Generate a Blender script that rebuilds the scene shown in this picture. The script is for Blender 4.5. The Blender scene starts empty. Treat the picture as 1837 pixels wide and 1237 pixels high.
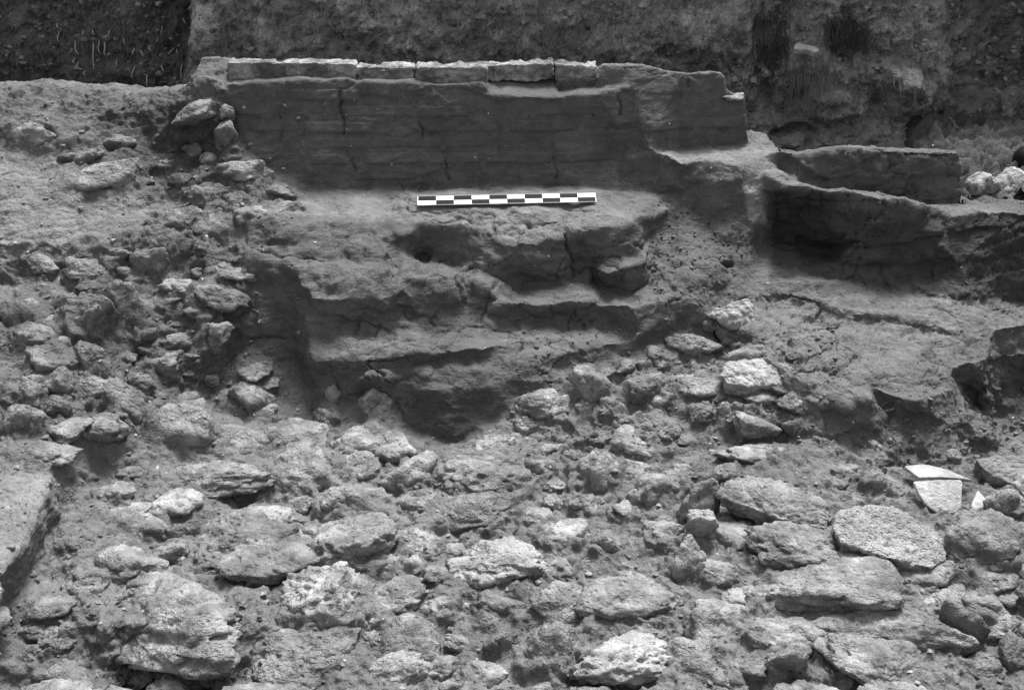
import bpy, bmesh, math, random, time
import numpy as np
from mathutils import Vector, Matrix
from mathutils.bvhtree import BVHTree
from mathutils.geometry import delaunay_2d_cdt
T0 = time.time()
sc = bpy.context.scene
COL = sc.collection

# ------------------------------------------------------------------ camera
W, H = 1837.0, 1237.0
F = 1802.0                      # focal length in photograph pixels
PITCH = math.radians(28.0)
CAMZ = 2.0                      # above the ledge the scale lies on (z = 0)
cd = bpy.data.cameras.new("camera")
cd.sensor_width = 36.0
cd.lens = 36.0 * F / W
cd.clip_start = 0.05
cd.clip_end = 500.0
cam = bpy.data.objects.new("camera", cd)
COL.objects.link(cam)
cam.location = (0, 0, CAMZ)
cam.rotation_euler = (math.pi / 2 - PITCH, 0, 0)
sc.camera = cam

# ------------------------------------------------------------------ world, sun, exposure
SUN_EL, SUN_AZ = math.radians(64), math.radians(24)     # azimuth from +Y towards +X
world = bpy.data.worlds.new("World")
sc.world = world
world.use_nodes = True
wn = world.node_tree
wn.nodes.clear()
sky = wn.nodes.new("ShaderNodeTexSky")
sky.sky_type = 'NISHITA'
sky.sun_disc = False
sky.sun_elevation = SUN_EL
sky.sun_rotation = SUN_AZ
sky.dust_density = 4.0
hsv = wn.nodes.new("ShaderNodeHueSaturation")
hsv.inputs['Saturation'].default_value = 0.0            # black-and-white photograph
bg = wn.nodes.new("ShaderNodeBackground")
bg.inputs['Strength'].default_value = 0.044
wo = wn.nodes.new("ShaderNodeOutputWorld")
wn.links.new(sky.outputs[0], hsv.inputs['Color'])
wn.links.new(hsv.outputs[0], bg.inputs['Color'])
wn.links.new(bg.outputs[0], wo.inputs['Surface'])
sl = bpy.data.lights.new("sun", 'SUN')
sl.energy = 1.5
sl.angle = math.radians(20)
sl.color = (1, 1, 1)
sun = bpy.data.objects.new("sun", sl)
COL.objects.link(sun)
sd = Vector((math.sin(SUN_AZ) * math.cos(SUN_EL), math.cos(SUN_AZ) * math.cos(SUN_EL), math.sin(SUN_EL)))
sun.rotation_euler = (-sd).to_track_quat('-Z', 'Y').to_euler()
vs = sc.view_settings
vs.view_transform = 'Standard'
vs.look = 'None'
vs.exposure = 2.28
vs.gamma = 1.0
vs.use_curve_mapping = False
sc.cycles.max_bounces = 5
sc.cycles.diffuse_bounces = 3

# ------------------------------------------------------------------ numeric helpers
CP, SP = math.cos(PITCH), math.sin(PITCH)
def ray(px, py):
    dx = (px - W / 2) / F; dy = -(py - H / 2) / F
    return np.array([dx, CP + dy * SP, -SP + dy * CP])
def atY(px, py, Y):
    d = ray(px, py); return np.array([0, 0, CAMZ]) + d * (Y / d[1])
def Yz(px, py, z):
    d = ray(px, py); return d[1] * (z - CAMZ) / d[2]
def project(P):
    v = P - np.array([0, 0, CAMZ])
    fw = v[:, 1] * CP - v[:, 2] * SP; up = v[:, 1] * SP + v[:, 2] * CP
    return np.stack([W / 2 + F * v[:, 0] / fw, H / 2 - F * up / fw], 1)

_rng = np.random.RandomState(7)
_perm = _rng.permutation(256); _perm = np.concatenate([_perm, _perm, _perm])
_g = _rng.normal(size=(256, 3)); _g /= np.linalg.norm(_g, axis=1)[:, None]; _g = _g.astype(np.float32); _perm = _perm.astype(np.int32)
def perlin(P):
    fl_ = np.floor(P); f = (P - fl_).astype(np.float32); Pi = fl_.astype(np.int32) & 255
    u = f * f * f * (f * (f * 6 - 15) + 10)
    out = 0
    for i in (0, 1):
        for j in (0, 1):
            for k in (0, 1):
                h = _perm[_perm[_perm[Pi[:, 0] + i] + Pi[:, 1] + j] + Pi[:, 2] + k]
                g = _g[h]
                d = g[:, 0] * (f[:, 0] - i) + g[:, 1] * (f[:, 1] - j) + g[:, 2] * (f[:, 2] - k)
                w = (u[:, 0] if i else 1 - u[:, 0]) * (u[:, 1] if j else 1 - u[:, 1]) * (u[:, 2] if k else 1 - u[:, 2])
                out = out + w * d
    return out * np.float32(1.6)
def fbm(P, freq, oct=3, gain=0.5, mode=None, off=0.0):
    s = 0; a = 1.0
    for o in range(oct):
        n = perlin(P * freq + off + o * 17.3)
        if mode == 'ridge': n = 1 - 2 * np.abs(n)
        elif mode == 'billow': n = 2 * np.abs(n) - 0.6
        s = s + a * n; a *= gain; freq *= 2.03
    return s
def cells(P):
    """F2-F1 of a jittered cell pattern, and a random number per cell"""
    fl_ = np.floor(P); Pi = fl_.astype(np.int32); f = (P - fl_).astype(np.float32)
    d1 = np.full(len(P), 9.0); d2 = np.full(len(P), 9.0); cid = np.zeros(len(P))
    for i in (-1, 0, 1):
        for j in (-1, 0, 1):
            for k in (-1, 0, 1):
                c = (Pi + np.array([i, j, k])) & 255
                h = _perm[_perm[_perm[c[:, 0]] + c[:, 1]] + c[:, 2]]
                q = (np.array([i, j, k], dtype=np.float32) + np.float32(.5)) + np.float32(.42) * _g[h] - f
                d = np.sqrt((q * q).sum(1))
                nw = d < d1
                d2 = np.where(nw, d1, np.minimum(d2, d)); cid = np.where(nw, h / 255.0, cid); d1 = np.where(nw, d, d1)
    return d2 - d1, cid
def inside(poly, P):
    x, y = P[:, 0], P[:, 1]; c = np.zeros(len(P), bool); n = len(poly)
    for a in range(n):
        x0, y0 = poly[a][:2]; x1, y1 = poly[(a + 1) % n][:2]
        if y0 == y1: continue
        hit = ((y0 > y) != (y1 > y)) & (x < (x1 - x0) * (y - y0) / (y1 - y0) + x0)
        c ^= hit
    return c
def seg_dist(line, P):
    d = np.full(len(P), 1e9)
    for a in range(len(line) - 1):
        A = np.array(line[a][:2], float); B = np.array(line[a + 1][:2], float); AB = B - A
        t = np.clip(((P - A) @ AB) / max(AB @ AB, 1e-9), 0, 1)
        d = np.minimum(d, np.linalg.norm(P - A - t[:, None] * AB, axis=1))
    return d
def soft(poly, P, feather):
    d = seg_dist(list(poly) + [poly[0]], P)
    s = np.where(inside(poly, P), d, -d)
    return np.clip(0.5 + s / (2 * feather), 0, 1)
def refine(V, T, lab, Lf, maxit=12):
    for _ in range(maxit):
        E = np.concatenate([T[:, [0, 1]], T[:, [1, 2]], T[:, [2, 0]]]); Es = np.sort(E, 1)
        key = Es[:, 0].astype(np.int64) * (len(V) + 1) + Es[:, 1]
        uk, first, inv = np.unique(key, return_index=True, return_inverse=True)
        ue = Es[first]
        ln = np.linalg.norm(V[ue[:, 0]] - V[ue[:, 1]], axis=1)
        mid = (V[ue[:, 0]] + V[ue[:, 1]]) / 2
        mk = ln > Lf(mid)
        if not mk.any(): break
        mi = np.full(len(ue), -1); mi[mk] = len(V) + np.arange(mk.sum())
        V = np.concatenate([V, mid[mk]])
        n = len(T); m = np.stack([mi[inv[:n]], mi[inv[n:2 * n]], mi[inv[2 * n:]]], 1)
        cnt = (m >= 0).sum(1); out = [T[cnt == 0]]; lo = [lab[cnt == 0]]
        s = cnt == 3
        if s.any():
            t, q, l = T[s], m[s], lab[s]
            for tri in ((t[:, 0], q[:, 0], q[:, 2]), (q[:, 0], t[:, 1], q[:, 1]), (q[:, 2], q[:, 1], t[:, 2]), (q[:, 0], q[:, 1], q[:, 2])):
                out.append(np.stack(tri, 1)); lo.append(l)
        for r in range(3):
            a, b, c = r, (r + 1) % 3, (r + 2) % 3
            s = (cnt == 1) & (m[:, a] >= 0)
            if s.any():
                t, q, l = T[s], m[s], lab[s]
                for tri in ((t[:, a], q[:, a], t[:, c]), (q[:, a], t[:, b], t[:, c])):
                    out.append(np.stack(tri, 1)); lo.append(l)
            s = (cnt == 2) & (m[:, c] < 0)          # edges a,b marked
            if s.any():
                t, q, l = T[s], m[s], lab[s]
                for tri in ((t[:, a], q[:, a], t[:, c]), (q[:, a], q[:, b], t[:, c]), (q[:, a], t[:, b], q[:, b])):
                    out.append(np.stack(tri, 1)); lo.append(l)
        T = np.concatenate(out); lab = np.concatenate(lo)
    return V, T, lab
def vnormals(V, T):
    fn = np.cross(V[T[:, 1]] - V[T[:, 0]], V[T[:, 2]] - V[T[:, 0]])
    N = np.zeros_like(V)
    for k in range(3):
        for c in range(3):
            N[:, c] += np.bincount(T[:, k], weights=fn[:, c], minlength=len(V))
    return N / np.maximum(np.linalg.norm(N, axis=1), 1e-12)[:, None]
def smooth(V, T, it, lam=0.5):
    E = np.concatenate([T[:, [0, 1]], T[:, [1, 2]], T[:, [2, 0]]]); E = np.concatenate([E, E[:, ::-1]])
    deg = np.maximum(np.bincount(E[:, 0], minlength=len(V)), 1)
    for _ in range(it):
        A = np.stack([np.bincount(E[:, 0], weights=V[E[:, 1], c], minlength=len(V)) for c in range(3)], 1) / deg[:, None]
        V = V + lam * (A - V)
    return V
def make_mesh(name, V, T, mat, attr=None, smooth_shade=True):
    me = bpy.data.meshes.new(name)
    me.vertices.add(len(V)); me.vertices.foreach_set('co', np.ascontiguousarray(V, dtype=np.float32).ravel())
    me.loops.add(len(T) * 3); me.loops.foreach_set('vertex_index', np.ascontiguousarray(T, dtype=np.int32).ravel())
    me.polygons.add(len(T))
    me.polygons.foreach_set('loop_start', np.arange(0, len(T) * 3, 3, dtype=np.int32))
    me.polygons.foreach_set('loop_total', np.full(len(T), 3, dtype=np.int32))
    me.polygons.foreach_set('use_smooth', np.full(len(T), smooth_shade))
    me.update(calc_edges=True)
    me.validate()
    if attr is not None:
        for an, av in (attr if isinstance(attr, dict) else {'albedo': attr}).items():
            a = me.attributes.new(an, 'FLOAT', 'POINT'); a.data.foreach_set('value', np.ascontiguousarray(av, dtype=np.float32))
    if mat: me.materials.append(mat)
    return me
def link(name, me, parent=None, label=None, cat=None, group=None, kind=None, loc=None):
    o = bpy.data.objects.new(name, me); COL.objects.link(o)
    if loc is not None: o.location = loc
    if parent is not None:
        o.parent = parent
        o.matrix_parent_inverse = Matrix.Translation(-parent.location)
    if label: o['label'] = label
    if cat: o['category'] = cat
    if group: o['group'] = group
    if kind: o['kind'] = kind
    return o

# ------------------------------------------------------------------ materials
def nd(nt, t, **kw):
    n = nt.nodes.new(t)
    for k, v in kw.items():
        if k in n.inputs: n.inputs[k].default_value = v
        else: setattr(n, k, v)
    return n
def mathn(nt, op, a, b=None, clamp=False):
    n = nt.nodes.new('ShaderNodeMath'); n.operation = op; n.use_clamp = clamp
    for i, v in enumerate((a, b)):
        if v is None: continue
        if isinstance(v, (int, float)): n.inputs[i].default_value = v
        else: nt.links.new(v, n.inputs[i])
    return n.outputs[0]
def maprange(nt, v, a, b, c, d):
    n = nt.nodes.new('ShaderNodeMapRange'); nt.links.new(v, n.inputs[0])
    for i, x in enumerate((a, b, c, d)): n.inputs[i + 1].default_value = x
    return n.outputs[0]
def earth_material(name, base, var=0.35, fleck=0.55, fleck_amount=0.04, grain=1.0, pits=0.5, strata=0.0, use_attr=True, rnd=0.0, fscale=38.0, ground=False, dust=0.0, crag=0.0):
    m = bpy.data.materials.new(name); m.use_nodes = True
    nt = m.node_tree; nt.nodes.clear()
    out = nd(nt, 'ShaderNodeOutputMaterial'); b = nd(nt, 'ShaderNodeBsdfPrincipled')
    b.inputs['Roughness'].default_value = 0.95
    b.inputs['Specular IOR Level'].default_value = 0.15
    nt.links.new(b.outputs[0], out.inputs[0])
    geo = nd(nt, 'ShaderNodeNewGeometry'); pos = geo.outputs['Position']
    def noise(scale, detail=4.0, rough=0.6, vec=pos):
        n = nd(nt, 'ShaderNodeTexNoise', Scale=scale, Detail=detail, Roughness=rough); nt.links.new(vec, n.inputs['Vector']); return n.outputs['Fac']
    mp = nd(nt, 'ShaderNodeMapping'); mp.inputs['Scale'].default_value = (1, 1, 5); nt.links.new(pos, mp.inputs[0])
    n1 = noise(3.2, 3.0); n2 = noise(17, 4.0, 0.7); n3 = noise(110, 2.0, 0.7); n4 = noise(9, 4.0, 0.7, mp.outputs[0])
    v = maprange(nt, n1, 0.3, 0.7, 1 - var * 0.5, 1 + var * 0.5)
    v = mathn(nt, 'MULTIPLY', v, maprange(nt, n2, 0.3, 0.7, 1 - var * 0.6, 1 + var * 0.6))
    v = mathn(nt, 'MULTIPLY', v, maprange(nt, n3, 0.25, 0.75, 1 - 0.22 * grain, 1 + 0.22 * grain))
    if strata: v = mathn(nt, 'MULTIPLY', v, maprange(nt, n4, 0.3, 0.7, 1 - strata, 1 + strata))
    if use_attr:
        at = nd(nt, 'ShaderNodeAttribute'); at.attribute_name = 'albedo'
        v = mathn(nt, 'MULTIPLY', v, at.outputs['Fac'])
    if rnd:
        oi = nd(nt, 'ShaderNodeObjectInfo')
        v = mathn(nt, 'MULTIPLY', v, maprange(nt, oi.outputs['Random'], 0, 1, 1 - rnd, 1 + rnd))
    if dust:
        dm = maprange(nt, noise(7.0, 4.0, 0.65), 0.42, 0.60, 0.0, 1.0)
        dmx = nd(nt, 'ShaderNodeMix', data_type='FLOAT'); nt.links.new(dm, dmx.inputs[0]); dmx.inputs[2].default_value = dust; dmx.inputs[3].default_value = base
        v = mathn(nt, 'MULTIPLY', v, dmx.outputs[0])
    else: v = mathn(nt, 'MULTIPLY', v, base)
    # pale lime flecks
    wn_ = nd(nt, 'ShaderNodeTexNoise', Scale=70.0, Detail=2.0); nt.links.new(pos, wn_.inputs['Vector'])
    wv = nd(nt, 'ShaderNodeVectorMath', operation='MULTIPLY_ADD'); nt.links.new(wn_.outputs['Color'], wv.inputs[0]); wv.inputs[1].default_value = (.018, .018, .018); nt.links.new(pos, wv.inputs[2])
    vo = nd(nt, 'ShaderNodeTexVoronoi', Scale=fscale); nt.links.new(wv.outputs[0], vo.inputs['Vector'])
    sx = nd(nt, 'ShaderNodeSeparateColor'); nt.links.new(vo.outputs['Color'], sx.inputs[0])
    pick = mathn(nt, 'LESS_THAN', sx.outputs[0], fleck_amount)
    size = mathn(nt, 'MULTIPLY', mathn(nt, 'POWER', sx.outputs[1], 3.0), 0.20)
    dot = mathn(nt, 'LESS_THAN', vo.outputs['Distance'], mathn(nt, 'ADD', size, 0.045))
    fm = mathn(nt, 'MULTIPLY', pick, dot)
    mix = nd(nt, 'ShaderNodeMix', data_type='FLOAT'); nt.links.new(fm, mix.inputs[0]); nt.links.new(v, mix.inputs[2]); mix.inputs[3].default_value = fleck
    cb = nd(nt, 'ShaderNodeCombineColor')
    for k in range(3): nt.links.new(mix.outputs[0], cb.inputs[k])
    nt.links.new(cb.outputs[0], b.inputs['Base Color'])
    # relief
    vp = nd(nt, 'ShaderNodeTexVoronoi', Scale=75.0); nt.links.new(pos, vp.inputs['Vector'])
    h = mathn(nt, 'MULTIPLY', noise(42, 4.0, 0.72), 0.016 * grain)
    h = mathn(nt, 'ADD', h, mathn(nt, 'MULTIPLY', noise(170, 3.0, 0.75), 0.006 * grain))
    h = mathn(nt, 'ADD', h, mathn(nt, 'MULTIPLY', maprange(nt, vp.outputs['Distance'], 0.0, 0.5, 0.0, 1.0), 0.006 * pits))
    if crag: h = mathn(nt, 'ADD', h, mathn(nt, 'MULTIPLY', noise(19, 4.0, 0.7), crag))
    if crag:
        vq = nd(nt, 'ShaderNodeTexVoronoi', Scale=34.0); nt.links.new(pos, vq.inputs['Vector'])
        ph = maprange(nt, vq.outputs['Distance'], 0.12, 0.42, -1.0, 0.0)
        pm = maprange(nt, noise(11.0, 3.0, 0.6), 0.5, 0.62, 0.0, 1.0)
        h = mathn(nt, 'ADD', h, mathn(nt, 'MULTIPLY', mathn(nt, 'MULTIPLY', ph, pm), crag * 0.45))
    patch = maprange(nt, noise(6.0, 3.0, 0.6), 0.35, 0.65, 0.35, 1.25)       # worn and rough patches
    h = mathn(nt, 'MULTIPLY', h, patch)
    if ground:
        ga = nd(nt, 'ShaderNodeAttribute'); ga.attribute_name = 'grain'; h = mathn(nt, 'MULTIPLY', h, ga.outputs['Fac'])
    if strata: h = mathn(nt, 'ADD', h, mathn(nt, 'MULTIPLY', noise(22, 4.0, 0.65, mp.outputs[0]), 0.009))
    bp = nd(nt, 'ShaderNodeBump', Strength=1.0, Distance=1.0); nt.links.new(h, bp.inputs['Height']); nt.links.new(bp.outputs[0], b.inputs['Normal'])
    return m
M = {}
M['ground'] = earth_material('excavated_earth', 1.0, 0.32, 0.55, 0.025, 1.0, 0.5, strata=0.06, ground=True, crag=0.02)
M['rubble'] = earth_material('surface_earth', 0.19, 0.4, 0.6, 0.02, 1.0, 0.6)
M['baulk'] = earth_material('section_earth', 0.25, 0.6, 0.5, 0.06, 1.3, 0.9, fscale=24.0, crag=0.05)
M['stone'] = earth_material('pitted_limestone', 0.245, 0.5, 0.6, 0.01, 1.0, 0.7, rnd=0.14, dust=0.155, crag=0.04)
M['pale'] = earth_material('pale_limestone', 0.29, 0.5, 0.6, 0.01, 0.9, 0.8, rnd=0.08, dust=0.185, crag=0.04)
M['white'] = earth_material('white_limestone', 0.31, 0.4, 0.6, 0.01, 0.8, 0.7, dust=0.27, crag=0.025)
M['bank'] = earth_material('soil_coated_limestone', 0.195, 0.5, 0.6, 0.01, 1.0, 0.8, rnd=0.16, dust=0.12, crag=0.04)
M['dark'] = earth_material('dusty_basalt', 0.20, 0.4, 0.5, 0.02, 1.2, 1.2, rnd=0.15, dust=0.15, crag=0.04)
M['coarse'] = earth_material('vesicular_basalt', 0.29, 0.3, 0.5, 0.01, 1.7, 2.2)
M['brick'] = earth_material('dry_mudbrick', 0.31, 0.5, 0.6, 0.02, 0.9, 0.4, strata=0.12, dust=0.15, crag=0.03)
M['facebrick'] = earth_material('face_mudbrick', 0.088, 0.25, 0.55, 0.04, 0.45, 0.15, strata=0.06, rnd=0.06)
M['sherd'] = earth_material('fired_pottery', 0.46, 0.4, 0.6, 0.01, 0.7, 0.4, dust=0.32)

# ------------------------------------------------------------------ the ground: surveyed break lines (photo column, row, depth in metres)
def G(z, *pts): return [(p[0], p[1], Yz(p[0], p[1], p[2] if len(p) > 2 else z)) for p in pts]
SIL_L = [(-260,148,6.45),(-100,150,6.4),(25,155,6.35),(90,150,6.35),(160,155,6.3),(250,160,6.25),(310,162,6.2),(335,156,6.15)]
SIL_W = [(335,156,6.15),(341,140,6.15),(352,122,6.2),(360,104,6.25),(405,104,6.22),(430,127,6.25),(620,127,6.25),(870,127,6.25),(1000,127,6.25),
         (1073,122,6.12),(1080,118,6.09),(1140,118,6.06),(1172,122,6.05),(1220,130,6.04),(1240,132,6.03),(1290,130,6.03),(1298,133,6.03),(1301,162,6.01),(1320,171,6.0),(1334,174,6.0),(1339,205,5.98),(1343,240,5.96),(1347,260,5.95)]
SIL_F = [(1347,260,5.95),(1373,261,5.90),(1400,270,5.78),(1430,276,5.75),(1461,273,5.74),(1499,271,5.72),(1540,268,5.71),(1597,270,5.70),(1669,272,5.69),(1723,273,5.68),(1726,312,5.67),(1727,345,5.66),(1728,366,5.69)]
SIL_R = [(1728,366,5.74),(1837,366,5.75),(2100,366,5.76)]
LIP = [(360,152,6.0),(407,149,5.95),(480,146,5.95),(560,142,5.96),(625,140,5.96),(642,146,5.95),(720,148,5.95),(770,152,5.94),(866,150,5.95),(880,171,5.93),(925,173,5.92),(938,198,5.9),(985,186,5.92),(997,174,5.93),(1070,168,5.95),(1132,154,5.98)]
LIPR = [(997,174,5.93),(1003,163,6.05),(1073,158,6.05),(1100,152,6.04),(1132,154,5.98)]
WCOL = [(1073,158,6.05),(1077,140,6.06),(1080,118,6.09)]
WALL_L = [(335,156,6.15),(360,152,6.0)]
WALL_B = [(407,149,5.95),(411,190,5.93),(420,230,5.9),(430,262,5.87),(445,285,5.84),(480,310,5.8),(525,346,5.72),(600,345,5.74),(700,342,5.75),(804,338,5.77),(905,331,5.80),(1041,334,5.79),(1106,341,5.75)]
STUB_L = [(1106,341,5.75),(1104,300,5.84),(1107,269,5.93)]
STUB_T = [(1107,269,5.93),(1135,264,5.88),(1165,266,5.8),(1195,276,5.7),(1222,293,5.6)]
BENCH_B = [(1107,269,5.93),(1217,270,5.93),(1319,267,5.93),(1347,260,5.95)]
STUB_B = [(1106,341,5.75),(1165,346,5.70),(1222,348,5.63)]
STUB_R = [(1222,293,5.6),(1226,320,5.6),(1222,348,5.63)]
BENCH_F = [(1222,293,5.6),(1260,289,5.64),(1292,290,5.62),(1329,303,5.55),(1345,292,5.64),(1368,280,5.75),(1400,270,5.78)]
RIDGE1 = [(1226,320,5.6),(1280,322,5.56),(1329,318,5.52),(1329,303,5.55)]
RIDGE2 = [(1329,318,5.52),(1333,345,5.48),(1340,375,5.46),(1350,402,5.42)]
COLR = [(1363,311,5.58),(1372,340,5.52),(1375,370,5.5),(1374,405,5.46)]
COLB = [(1350,402,5.42),(1374,405,5.46)]
KNOB = [(1363,311,5.58),(1412,309,5.63),(1425,318,5.66)]
KNOBF = [(1363,311,5.58),(1385,317,5.52),(1418,326,5.56),(1425,318,5.66)]
KNOBL = [(1329,303,5.55),(1363,311,5.58)]
FAR_B = [(1400,300,5.78),(1425,318,5.72),(1482,337,5.68),(1560,346,5.66),(1645,362,5.64),(1728,366,5.66)]
FAR_L = [(1400,270,5.78),(1400,300,5.78),(1368,280,5.75)]
CUT_T = [(1372,340,5.52),(1417,333,5.44),(1451,335,5.40),(1485,344,5.34),(1519,343,5.32),(1557,351,5.30),(1594,358,5.29),(1621,359,5.29),(1645,369,5.27),(1672,372,5.33),(1709,386,5.30),(1760,380,5.40),(1837,382,5.42),(2100,385,5.42)]
CUT_M = [(1374,405,5.46),(1384,436,5.53),(1430,440,5.55),(1488,452,5.50),(1497,420,5.34),(1520,395,5.32),(1545,430,5.27),(1600,425,5.25),(1640,412,5.26),(1684,416,5.20),(1690,440,5.19),(1725,470,5.17)]
CUT_M2 = [(1645,369,5.27),(1648,410,5.27)]
CUT_N = [(1384,436,5.53),(1400,462,5.36),(1450,470,5.32),(1500,475,5.26),(1560,478,5.22),(1620,480,5.2),(1700,490,5.16)]
CUT_B = [(1345,525,5.08),(1380,503,5.16),(1421,503,5.14),(1506,503,5.16),(1557,512,5.13),(1618,522,5.1),(1692,526,5.06),(1735,540,5.02),(1790,535,5.24),(1837,548,5.22),(2100,560,5.22)]
CUT_R = [(1725,470,5.17),(1735,505,5.12),(1735,540,5.02)]
LEDGE_F = [(430,395,5.35),(480,400,5.33),(560,402,5.32),(640,398,5.33),(700,398,5.33),(760,399,5.30),(830,404,5.27),(878,418,5.20),(905,436,5.13),(960,437,5.13),(1015,422,5.18),(1035,410,5.21),(1120,403,5.22),(1150,388,5.27),(1153,380,5.33)]
LEDGE_R = [(1153,380,5.33),(1138,375,5.38),(1106,366,5.47),(1140,354,5.57),(1180,350,5.62),(1222,348,5.63)]
LEDGE_L = [(525,346,5.72),(480,372,5.5),(430,395,5.35)]
# stepped mass
F1_B = [(760,466,5.30),(800,474,5.26),(844,478,5.16),(885,500,5.12),(926,513,5.14),(1021,510,5.17),(1052,506,5.18),(1072,502,5.26),(1100,520,5.14),(1130,530,5.05),(1160,512,5.10)]
KN_T = [(1060,480,5.24),(1075,472,5.20),(1110,463,5.17),(1150,454,5.19)]
KN_B = [(1060,480,5.24),(1084,488,5.06),(1125,482,5.04),(1156,462,5.10)]
F1_R = [(1150,388,5.28),(1152,420,5.24),(1150,454,5.19),(1156,462,5.10),(1160,512,5.10)]
T2 = [(840,498,5.05),(870,520,4.98),(905,538,4.92),(960,549,4.89),(1020,544,4.91),(1066,536,4.95),(1072,546,4.94)]
F2_B = [(830,560,4.93),(870,566,4.92),(967,581,4.92),(1030,580,4.95),(1074,577,4.95)]
RING_T = [(1072,546,4.94),(1110,544,4.90),(1143,546,4.87),(1185,534,4.90),(1222,521,4.95)]
RING_B = [(1024,634,4.67),(1079,621,4.74),(1157,611,4.78),(1220,583,4.88),(1240,560,4.9)]
RING_C = [(960,664,4.58),(1020,662,4.64),(1070,656,4.68),(1125,640,4.75),(1185,616,4.83),(1225,596,4.88)]
L_TOP = [(440,450,5.12),(509,460,5.08),(591,470,5.06),(650,450,5.12),(700,440,5.15)]
L_MID = [(433,545,4.95),(480,543,4.95),(527,545,4.93)]
L_MID2 = [(527,545,4.86),(560,536,4.80),(620,536,4.80),(690,534,4.82),(725,522,4.88),(746,502,4.96),(800,497,4.97),(840,498,5.05)]
L_MID3 = [(560,562,4.82),(630,574,4.84),(700,568,4.85),(760,556,4.88),(830,560,4.93)]
TR3 = [(557,621,4.72),(600,606,4.76),(729,590,4.83),(838,594,4.84),(902,600,4.82),(1000,606,4.82)]
TR3F = [(565,648,4.64),(640,645,4.56),(736,636,4.57),(804,627,4.60),(880,622,4.63),(910,614,4.70)]
TR3B = [(575,665,4.64),(650,666,4.55),(740,656,4.57),(810,645,4.62),(880,640,4.64),(920,634,4.64),(1024,634,4.67)]
TR4 = [(584,695,4.6),(650,692,4.50),(740,697,4.48),(794,700,4.465),(885,702,4.48),(930,690,4.52),(1010,678,4.58)]
TR5 = [(600,720,4.56),(700,728,4.48),(740,772,4.42),(815,793,4.37),(880,768,4.42),(915,722,4.49),(1010,690,4.53)]
LSIDE = [(527,545,4.86),(547,570,4.82),(557,621,4.72),(565,648,4.66),(584,695,4.6)]
LSIDE_B = [(527,545,4.93),(532,600,4.92),(532,658,4.86),(548,690,4.74),(584,695,4.6)]
LSET = [(418,634,4.84),(470,640,4.84),(532,658,4.86)]
# channel between mass and ridge
CH = [(1222,348,5.63),(1200,380,5.52),(1170,420,5.38),(1175,470,5.2),(1185,510,5.05),(1222,521,4.95)]
RDG = [(1260,400,5.5),(1290,440,5.34),(1312,470,5.24),(1345,525,5.08)]
RDGB = [(1350,402,5.42),(1335,440,5.36),(1345,480,5.25),(1380,503,5.16)]
# trodden floor
FL_STEP_T = [(1345,525,5.08),(1400,524,5.04),(1461,536,4.98),(1509,556,4.9),(1590,566,4.86),(1692,588,4.77),(1790,590,4.77),(1850,580,4.85),(2100,585,4.85)]
FL_STEP_B = [(1350,540,5.04),(1400,536,5.03),(1461,550,4.96),(1509,572,4.87),(1590,582,4.83),(1692,600,4.75),(1760,600,4.74),(1775,607,4.72)]
FL_E = [(1775,607,4.72),(1775,622,4.66),(1770,644,4.56),(1743,651,4.54),(1733,653,4.53),(1706,662,4.48),(1706,674,4.44),(1650,690,4.37),(1560,692,4.35),(1500,690,4.34),(1450,688,4.33),(1425,670,4.4),(1385,640,4.52),(1350,600,4.72),(1350,540,5.04)]
FL_W = [(1222,521,4.95),(1240,560,4.9),(1290,560,4.98),(1345,525,5.08)]
CHASM = [(1786,612,4.76),(1800,640,4.72),(1812,662,4.82),(1806,700,4.76),(1792,725,4.62),(1778,748,4.5),(1772,700,4.52),(1774,650,4.56)]
SLOT = [(1712,678,4.56),(1724,696,4.62),(1736,700,4.63),(1743,725,4.58),(1742,748,4.42)]
CHASM_B = [(1815,600,4.82),(1850,635,4.76),(1862,660,4.88),(1862,700,4.82),(1840,730,4.66),(1810,760,4.58),(1800,775,4.50),(2100,780,4.6)]
FRONT1 = [(1706,674,4.44),(1716,695,4.40),(1724,728,4.36),(1743,757,4.30),(1768,782,4.24)]
FRONT2 = G(-0.7, (1450,705,-.56),(1475,735,-.62),(1550,735,-.58),(1560,715,-.52),(1600,745,-.66),(1640,720,-.55),(1700,760,-.7),(1735,790,-.8))
STONEROW = G(-0.7, (930,760,-.8),(1010,740,-.76),(1090,720,-.72),(1160,690,-.68),(1230,650,-.63),(1290,610,-.58),(1310,570,-.5))
ROW2 = G(-0.7, (1050,780,-.8),(1150,760,-.76),(1250,740,-.72),(1340,720,-.66),(1400,715,-.62),(1450,705,-.56))
# left slope
S1 = [(-260,200,6.2),(25,200,6.1),(120,195,6.08),(230,185,6.1),(320,180,6.05),(360,152,6.0)]
S2 = [(-260,240,5.9),(25,232,5.85),(90,228,5.85),(160,215,5.95),(200,225,5.98),(260,250,5.95),(300,285,5.88),(318,195,6.0)]
S2b = [(318,195,6.0),(360,190,5.9),(400,196,5.88),(415,235,5.82),(425,275,5.78),(440,300,5.74)]
S3 = [(-260,440,5.0),(25,440,5.02),(120,438,5.05),(200,430,5.1),(260,412,5.2),(255,385,5.32),(235,345,5.5),(190,300,5.68),(130,290,5.68),(90,275,5.72)]
S4 = [(300,285,5.88),(290,330,5.66),(310,370,5.48),(360,400,5.34),(400,440,5.18),(440,450,5.12)]
S5 = [(-260,490,4.95),(25,492,4.93),(140,505,4.92),(230,500,4.98),(330,490,5.02),(410,510,5.0),(433,545,4.95)]
S6 = [(-260,610,4.45),(25,600,4.5),(110,585,4.56),(190,560,4.68),(240,560,4.74),(300,560,4.78),(380,590,4.74),(418,634,4.84)]
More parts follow.
